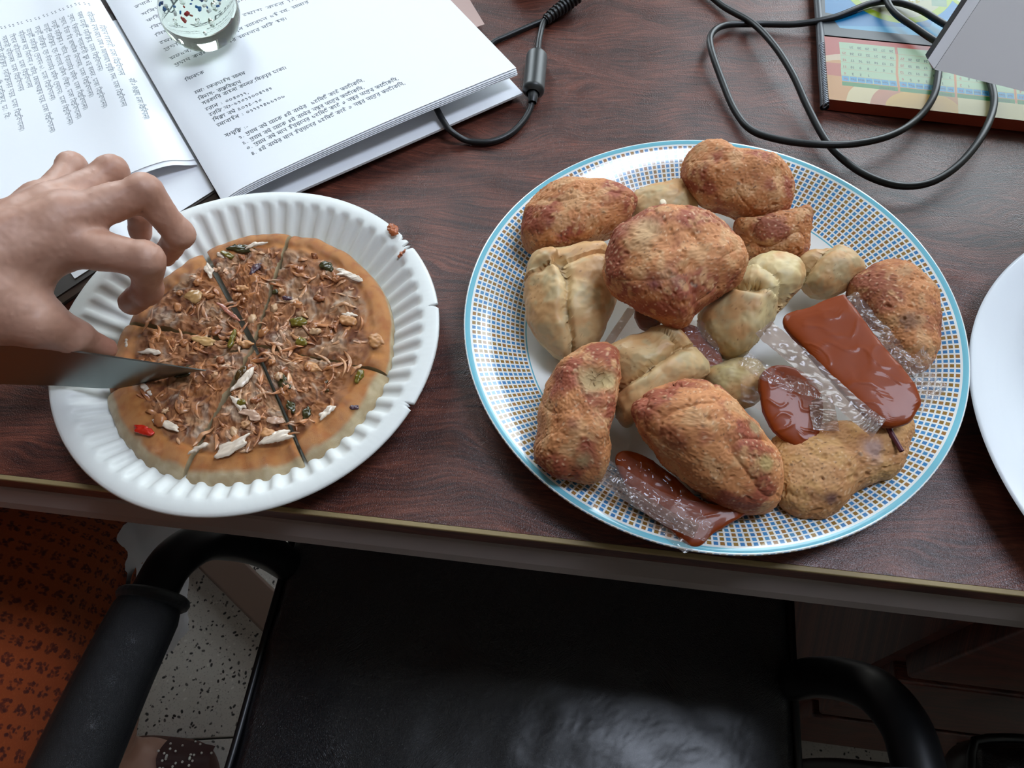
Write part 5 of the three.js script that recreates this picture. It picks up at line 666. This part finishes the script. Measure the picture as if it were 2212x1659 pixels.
// ---------------------------------------------------------------- glass paperweight with coloured chips
{
  const c = [-0.1955, 0.7722, -0.4873], r = 0.0262, y0 = TOP + 0.0222, g = thing('glass_paperweight', [c[0], y0, c[2]], 'round clear glass paperweight with blue and red chips inside', 'paperweight');
  const prof = [[0.0001, 0]]; for (let k = 0; k <= 44; k++) { const a = -1.02 + k / 44 * (Math.PI / 2 + 1.02); prof.push([r * Math.cos(a), r * 0.93 * (Math.sin(a) - Math.sin(-1.02))]); } prof[prof.length - 1][0] = 0.0001;
  const body = new THREE.LatheGeometry(prof.map((p) => new THREE.Vector2(...p)), 90);
  local('glass_body', body, phys({ color: 0xffffff, transmission: 1, thickness: 0.04, roughness: 0.0, ior: 1.5, attenuationColor: new THREE.Color(0.74, 0.86, 0.70), attenuationDistance: 0.07 }), g);
  const tones = [0x2a5fa8, 0x3c79b8, 0xb0282a, 0xe8e8e4, 0x2f6cae, 0xa83a2c, 0xd8dde0, 0x24508e];
  for (let k = 0; k < 64; k++) { const a = rr(0, 6.283), q = Math.sqrt(rnd()) * 0.019, s = rr(0.0009, 0.0022), m = local('colour_chip', rbox(s * 1.5, s * 0.8, s, s * 0.2, 0, 0, 0, 1), std({ color: tones[k % 8], roughness: 0.4 }), g); m.position.set(Math.cos(a) * q, 0.026 + rr(0, 0.012) * (1 - q / 0.03), Math.sin(a) * q); m.rotation.set(rr(0, 3), rr(0, 3), rr(0, 3)); }
  for (let k = 0; k < 9; k++) { const m = local('air_bubble', new THREE.SphereGeometry(rr(0.0007, 0.002), 20, 14).scale(1, rr(1, 1.8), 1), phys({ color: 0xffffff, transmission: 1, thickness: 0.01, roughness: 0, ior: 1 / 1.5 }), g); m.position.set(rr(-0.014, 0.014), rr(0.010, 0.026), rr(-0.012, 0.014)); }
}
// ---------------------------------------------------------------- cables
const RC = 0.0021;
{
  const a = [[0.0663, 0.762, -0.5328], [0.0608, 0.76, -0.5241], [0.0498, 0.757, -0.5186]], lead = thing('power_lead', a[2], 'black power lead with a ferrite cylinder, running under the typed sheets', 'cable');
  put('cord', tube([[0.0698, 0.764, -0.5349], [0.0609, 0.76, -0.5252], [0.048, 0.757, -0.5166], [0.0393, 0.755, -0.5095], [0.0348, 0.7535, -0.494], [0.0316, 0.756, -0.4714], [0.0281, 0.7575, -0.4468], [0.0255, 0.756, -0.4268], [0.0205, 0.753, -0.4135], [0.0095, 0.7525, -0.3986], [-0.0046, 0.7525, -0.3915], [-0.0197, 0.753, -0.3931], [-0.0298, 0.7585, -0.3965], [-0.0347, 0.7605, -0.4042], [-0.0389, 0.7612, -0.4153], [-0.0426, 0.7612, -0.4273]], RC, 160, 12), M.cable, lead);
  put('ferrite', taper([[0.0315, 0.7575, -0.4695], [0.0308, 0.7578, -0.4661], [0.0305, 0.7578, -0.4642], [0.0266, 0.7578, -0.4347], [0.0261, 0.7578, -0.4319], [0.0256, 0.7575, -0.4291]], (v) => 0.0074 * (v < 0.06 ? 0.62 + 6 * v : v > 0.94 ? 0.62 + 6 * (1 - v) : 1), 40, 22), std({ color: 0x2b2d2c, roughness: 0.4 }), lead);
  put('end_cap', taper([[0.026, 0.7575, -0.4305], [0.0254, 0.757, -0.4256], [0.0249, 0.756, -0.4222]], (v) => 0.0038 - 0.001 * v, 12, 14), M.cable, lead); put('end_cap', taper([[0.0322, 0.756, -0.4744], [0.0314, 0.7574, -0.4676]], () => 0.0032, 6, 14), M.cable, lead);
  const sr = [[0.0646, 0.761, -0.5289], [0.056, 0.758, -0.5231], [0.0473, 0.7568, -0.5164], [0.04, 0.7552, -0.5102]]; put('strain_relief', taper(sr, (v) => (0.0052 - 0.0018 * v) * (1 + 0.12 * Math.sign(Math.sin(v * 62))), 80, 16), M.cable, lead);
  tag(put('thin_cable', tube([[0.0614, 0.7522, -0.5313], [0.0465, 0.7522, -0.5189], [0.027, 0.7522, -0.5082], [0.0095, 0.7522, -0.4982], [0.0009, 0.7522, -0.4927], [-0.0147, 0.7522, -0.4746]], 0.0019, 60, 10), M.cable), 'thin black cable running from the adapter under the typed sheets', 'cable');
  const ad = thing('power_adapter', [0.0397, 0.75, -0.5686], 'black power adapter block at the far end of the desk', 'adapter'); const b = [0.0381, 0.75, -0.5717];
  local('adapter_body', rbox(0.055, 0.028, 0.06, 0.006, 0, 0.0142, -0.02), M.black, ad).rotation.y = 0.4; local('foot', rbox(0.01, 0.004, 0.012, 0.001, -0.022, 0.02, 0.008), std({ color: 0x4a4a4a, roughness: 0.5 }), ad);
  const A = [[0.1558, 0.754, -0.5479], [0.1711, 0.754, -0.517], [0.1866, 0.758, -0.4893], [0.1943, 0.762, -0.4585], [0.2, 0.762, -0.4281], [0.204, 0.759, -0.3987], [0.2095, 0.7565, -0.3697], [0.2178, 0.756, -0.3503], [0.2284, 0.758, -0.3343], [0.2439, 0.759, -0.3255], [0.2622, 0.76, -0.3269], [0.2822, 0.762, -0.3388], [0.3018, 0.764, -0.3591], [0.3183, 0.763, -0.3841], [0.3254, 0.762, -0.4055], [0.3296, 0.76, -0.4333], [0.3435, 0.758, -0.4694]];
  tag(put('device_cable', tube(A, 0.0023, 220, 12), M.cable), 'black cable making the wide lower loop nearest the patterned plate', 'cable', 'looped black cables by the calendar');
  const B = [[0.3262, 0.766, -0.4497], [0.3132, 0.765, -0.4663], [0.302, 0.764, -0.4854], [0.2887, 0.762, -0.4981], [0.2719, 0.762, -0.4976], [0.2434, 0.76, -0.4873], [0.2184, 0.756, -0.4881], [0.1934, 0.754, -0.4933], [0.1697, 0.755, -0.493], [0.1562, 0.758, -0.4807], [0.1521, 0.759, -0.4629], [0.1548, 0.756, -0.4327], [0.1587, 0.754, -0.4049], [0.1656, 0.755, -0.3848], [0.1813, 0.758, -0.3712], [0.2013, 0.762, -0.3615], [0.2236, 0.763, -0.3594], [0.2476, 0.762, -0.3659], [0.2677, 0.762, -0.3785], [0.2824, 0.764, -0.3948], [0.2924, 0.764, -0.415], [0.3036, 0.762, -0.4426]];
  tag(put('device_cable', tube(B, 0.0023, 260, 12), M.cable), 'black cable bent into a sharp corner on the bare desk and crossing the calendar', 'cable', 'looped black cables by the calendar');
  tag(put('device_cable', tube([[0.2842, 0.766, -0.5164], [0.2812, 0.766, -0.495], [0.283, 0.766, -0.479], [0.2912, 0.766, -0.4639], [0.2985, 0.767, -0.4484], [0.3083, 0.767, -0.4354]], 0.0023, 80, 12), M.cable), 'short black cable running over the blue calendar page', 'cable', 'looped black cables by the calendar');
}
// ---------------------------------------------------------------- desk calendar, lying upside down
{
  const Q = [[0.2315, 0.754, -0.469], [0.405, 0.754, -0.4248], [0.3788, 0.754, -0.3637], [0.2185, 0.754, -0.4052]], cal = thing('desk_calendar', Q[3], 'desk calendar with months in green boxes, lying upside down', 'calendar');
  const months = canvas(1536, 400, (x, W, HH) => {
    const gr = [['#d8603c', 0, 1]]; x.fillStyle = '#e09a40'; x.fillRect(0, 0, W, HH);
    x.fillStyle = '#cc4226'; x.beginPath(); x.moveTo(0, 0); x.lineTo(W, 0); x.lineTo(W, 60); x.quadraticCurveTo(500, 20, 0, 130); x.fill(); x.fillStyle = '#e9c9a0'; x.beginPath(); x.moveTo(0, 130); x.quadraticCurveTo(60, 110, 160, 100); x.lineTo(160, 150); x.quadraticCurveTo(60, 140, 0, 170); x.fill(); x.fillStyle = '#cf5a34'; x.fillRect(0, 170, 150, 80);
    x.fillStyle = '#f0dca0'; x.beginPath(); x.ellipse(240, 400, 130, 120, 0, 0, 7); x.fill(); x.fillStyle = '#db8a5a'; x.beginPath(); x.ellipse(360, 410, 110, 120, 0, 0, 7); x.fill(); x.fillStyle = '#f2bc38'; x.beginPath(); x.ellipse(560, 400, 220, 110, 0, 0, 7); x.fill(); x.fillStyle = '#f2e6a8'; x.fillRect(760, 300, 800, 100);
    const cell = 45.5, box0 = 92, bw = cell * 7, days = ['Fri', 'Thu', 'Wed', 'Tue', 'Mon', 'Sun', 'Sat'];
    [['December', 31, 3], ['November', 30, 1], ['October', 31, 5], ['September', 30, 3]].forEach(([m, n, first], i) => { // first: column of day 1 counted from Saturday
      const X = box0 + i * (bw + 14); x.fillStyle = '#b6d6a8'; x.fillRect(X, 28, bw, 250); x.fillStyle = '#d2704c'; x.fillRect(X + bw + 4, 24, 5, 280); x.fillStyle = '#2b9238'; x.fillRect(X, 282, bw, 24); x.fillStyle = '#3da8d8'; days.forEach((d, c) => x.fillRect(X + c * cell + 2, 246, cell - 4, 32));
      const up = (t, a, b, col, f) => { x.save(); x.translate(a, b); x.rotate(Math.PI); x.fillStyle = col; x.font = f; x.textAlign = 'center'; x.fillText(t, 0, 0); x.restore(); };
      up(m, X + bw - 62, 290, '#1f5a28', 'bold 19px sans-serif'); days.forEach((d, c) => up(d, X + (c + 0.5) * cell, 256, c ? '#1d3a50' : '#b0392c', 'bold 18px sans-serif'));
      x.strokeStyle = '#cf8f6c'; x.lineWidth = 1.5; for (let r = 0; r < 5; r++) { x.beginPath(); x.moveTo(X, 72 + r * 43); x.lineTo(X + bw, 72 + r * 43); x.stroke(); }
      for (let d = 1; d <= n; d++) { const k = d - 1 + first, col = k % 7, row = Math.floor(k / 7); if (row < 5) up(String(d), X + (6 - col + 0.5) * cell, 222 - row * 43, col === 6 ? '#b8553a' : '#16261f', 'bold 21px sans-serif'); else up(String(d), X + (6 - col + 0.5) * cell, 222 - 4 * 43, '#16261f', 'bold 21px sans-serif'); }
    });
  });
  const gloss = (map) => phys({ map, color: 0xb0b0b0, roughness: 0.34, specularIntensity: 0.6 });
  const slab = (C, th, uv) => { const y = C[0][1]; const t = grid(2, 2, (u, v) => [0, 1, 2].map((i) => (C[0][i] * (1 - u) + C[1][i] * u) * (1 - v) + (C[3][i] * (1 - u) + C[2][i] * u) * v), { uv: (u, v) => [u, 1 - v], flip: true }); return t; };
  const Y = (C, y) => C.map((p) => [p[0], y, p[2]]);
  put('month_page', slab(Y(Q, TOP + 0.0092)), gloss(months), cal);
  const under = leaf(Y(Q, 0).map((p, i) => p), () => TOP + 0.0088, { nu: 2, nv: 2, th: 0.008 }); put('page_block', under, std({ color: 0x9a3c22, roughness: 0.6 }), cal);
  const T = [[0.2649, 0.754, -0.6107], [0.4523, 0.754, -0.56], [0.4033, 0.754, -0.4269], [0.2316, 0.754, -0.4711]], picture = canvas(1024, 512, (x, W, HH) => {
    x.fillStyle = '#0a8ccc'; x.fillRect(0, 0, W, HH); x.fillStyle = '#57b8e2'; x.beginPath(); x.moveTo(60, 470); x.lineTo(420, 440); x.lineTo(440, 400); x.lineTo(1024, 420); x.lineTo(1024, 500); x.lineTo(60, 500); x.fill();
    const ring = (a, b, r, q, f) => { x.fillStyle = '#b4d024'; x.beginPath(); x.ellipse(a, b, r, r * 0.8, 0, 0, 7); x.fill(); x.fillStyle = f; x.beginPath(); x.ellipse(a, b, r * q, r * 0.8 * q, 0, 0, 7); x.fill(); };
    ring(300, 250, 230, 0.88, '#c9c79a'); ring(640, 230, 170, 0.9, '#d7dccf'); x.fillStyle = '#eef0e2'; x.beginPath(); x.ellipse(290, 300, 90, 60, 0, 0, 7); x.fill(); x.fillStyle = '#76708c'; x.beginPath(); x.ellipse(400, 270, 36, 60, 0.2, 0, 7); x.fill(); x.fillStyle = '#8fb08c'; x.fillRect(430, 300, 60, 50);
    x.save(); x.translate(356, 312); x.rotate(Math.PI); x.fillStyle = '#b8a414'; x.font = 'bold 46px sans-serif'; x.fillText('12', -30, 0); x.restore();
    x.fillStyle = '#3a4248'; x.fillRect(0, 478, W, 34); x.fillRect(0, 0, 14, HH); x.fillStyle = '#3a4248'; x.beginPath(); x.moveTo(0, 420); x.lineTo(52, 425); x.lineTo(44, 445); x.lineTo(70, 480); x.lineTo(0, 480); x.fill();
  });
  put('picture_page', slab(Y(T, TOP + 0.0088)), gloss(picture), cal); put('back_board', leaf(T, () => TOP + 0.0084, { nu: 2, nv: 2, th: 0.0078 }), std({ color: 0x2c3034, roughness: 0.6 }), cal);
  put('binding_tape', tube([[0.2471, 0.756, -0.5474], [0.24, 0.7562, -0.5137], [0.2335, 0.7565, -0.4818], [0.2298, 0.757, -0.4651], [0.2236, 0.7572, -0.4369], [0.2186, 0.757, -0.412], [0.2165, 0.756, -0.4012]], 0.003, 60, 8), std({ color: 0x3c3f44, roughness: 0.45 }), cal);
  const coils = []; for (let k = 0; k < 36; k++) { const t = k / 35, a = [0.2284, 0.7585, -0.4601], b = [0.2165, 0.7585, -0.4009], g = new THREE.TorusGeometry(0.0022, 0.0005, 6, 12); g.rotateY(0.5); g.translate(a[0] + (b[0] - a[0]) * t, a[1] + (b[1] - a[1]) * t, a[2] + (b[2] - a[2]) * t); coils.push(g); }
  const co = put('wire_coil', mergeGeometries(coils), std({ color: 0x8b9096, metalness: 0.6, roughness: 0.35 }), cal); co.userData.kind = 'stuff';
}
// ---------------------------------------------------------------- grey screen housing standing over the calendar
{
  const a = [0.2198, 0.85, -0.3174], s = thing('screen_housing', [a[0], TOP, a[2]], 'grey plastic screen housing with a black rubber edge, standing over the calendar', 'screen');
  const hull = (name, pts, mat) => { const g = new ConvexGeometry(pts.map(V)); return put(name, g, mat, s); };
  const grey = std({ color: 0x989390, roughness: 0.5 }), pale = std({ color: 0xb4b2b4, roughness: 0.4 });
  hull('back_cover', [...[[0.2215, 0.848, -0.3198], [0.2475, 0.864, -0.3499], [0.268, 0.88, -0.3728], [0.3815, 0.88, -0.3612], [0.3573, 0.842, -0.2587]], ...[[0.2439, 0.832, -0.3499], [0.2912, 0.86, -0.4051], [0.4146, 0.86, -0.3925], [0.3873, 0.828, -0.2934]]], grey);
  hull('bezel', [...[[0.222, 0.8475, -0.3208], [0.2687, 0.8795, -0.374], [0.2202, 0.8485, -0.3268], [0.2222, 0.846, -0.3238], [0.2637, 0.878, -0.3767]], ...[[0.2296, 0.84, -0.3368], [0.2406, 0.836, -0.3456], [0.2834, 0.866, -0.3934]]], pale);
  hull('rubber_edge', [...[[0.2212, 0.8475, -0.3276], [0.2657, 0.8765, -0.3791], [0.2257, 0.842, -0.3389], [0.2684, 0.871, -0.3884]], ...[[0.2322, 0.834, -0.3467], [0.2433, 0.831, -0.3543], [0.2903, 0.859, -0.4047], [0.2774, 0.863, -0.3996]]], M.black);
  const b = [0.5267, 0.75, -0.4848]; put('stand_post', rbox(0.05, 0.09, 0.035, 0.006, b[0], TOP + 0.045, b[2]), M.black, s); put('stand_base', rbox(0.14, 0.012, 0.14, 0.005, b[0] + 0.03, TOP + 0.0062, b[2]), M.black, s);
}
renderer.render(scene, camera);
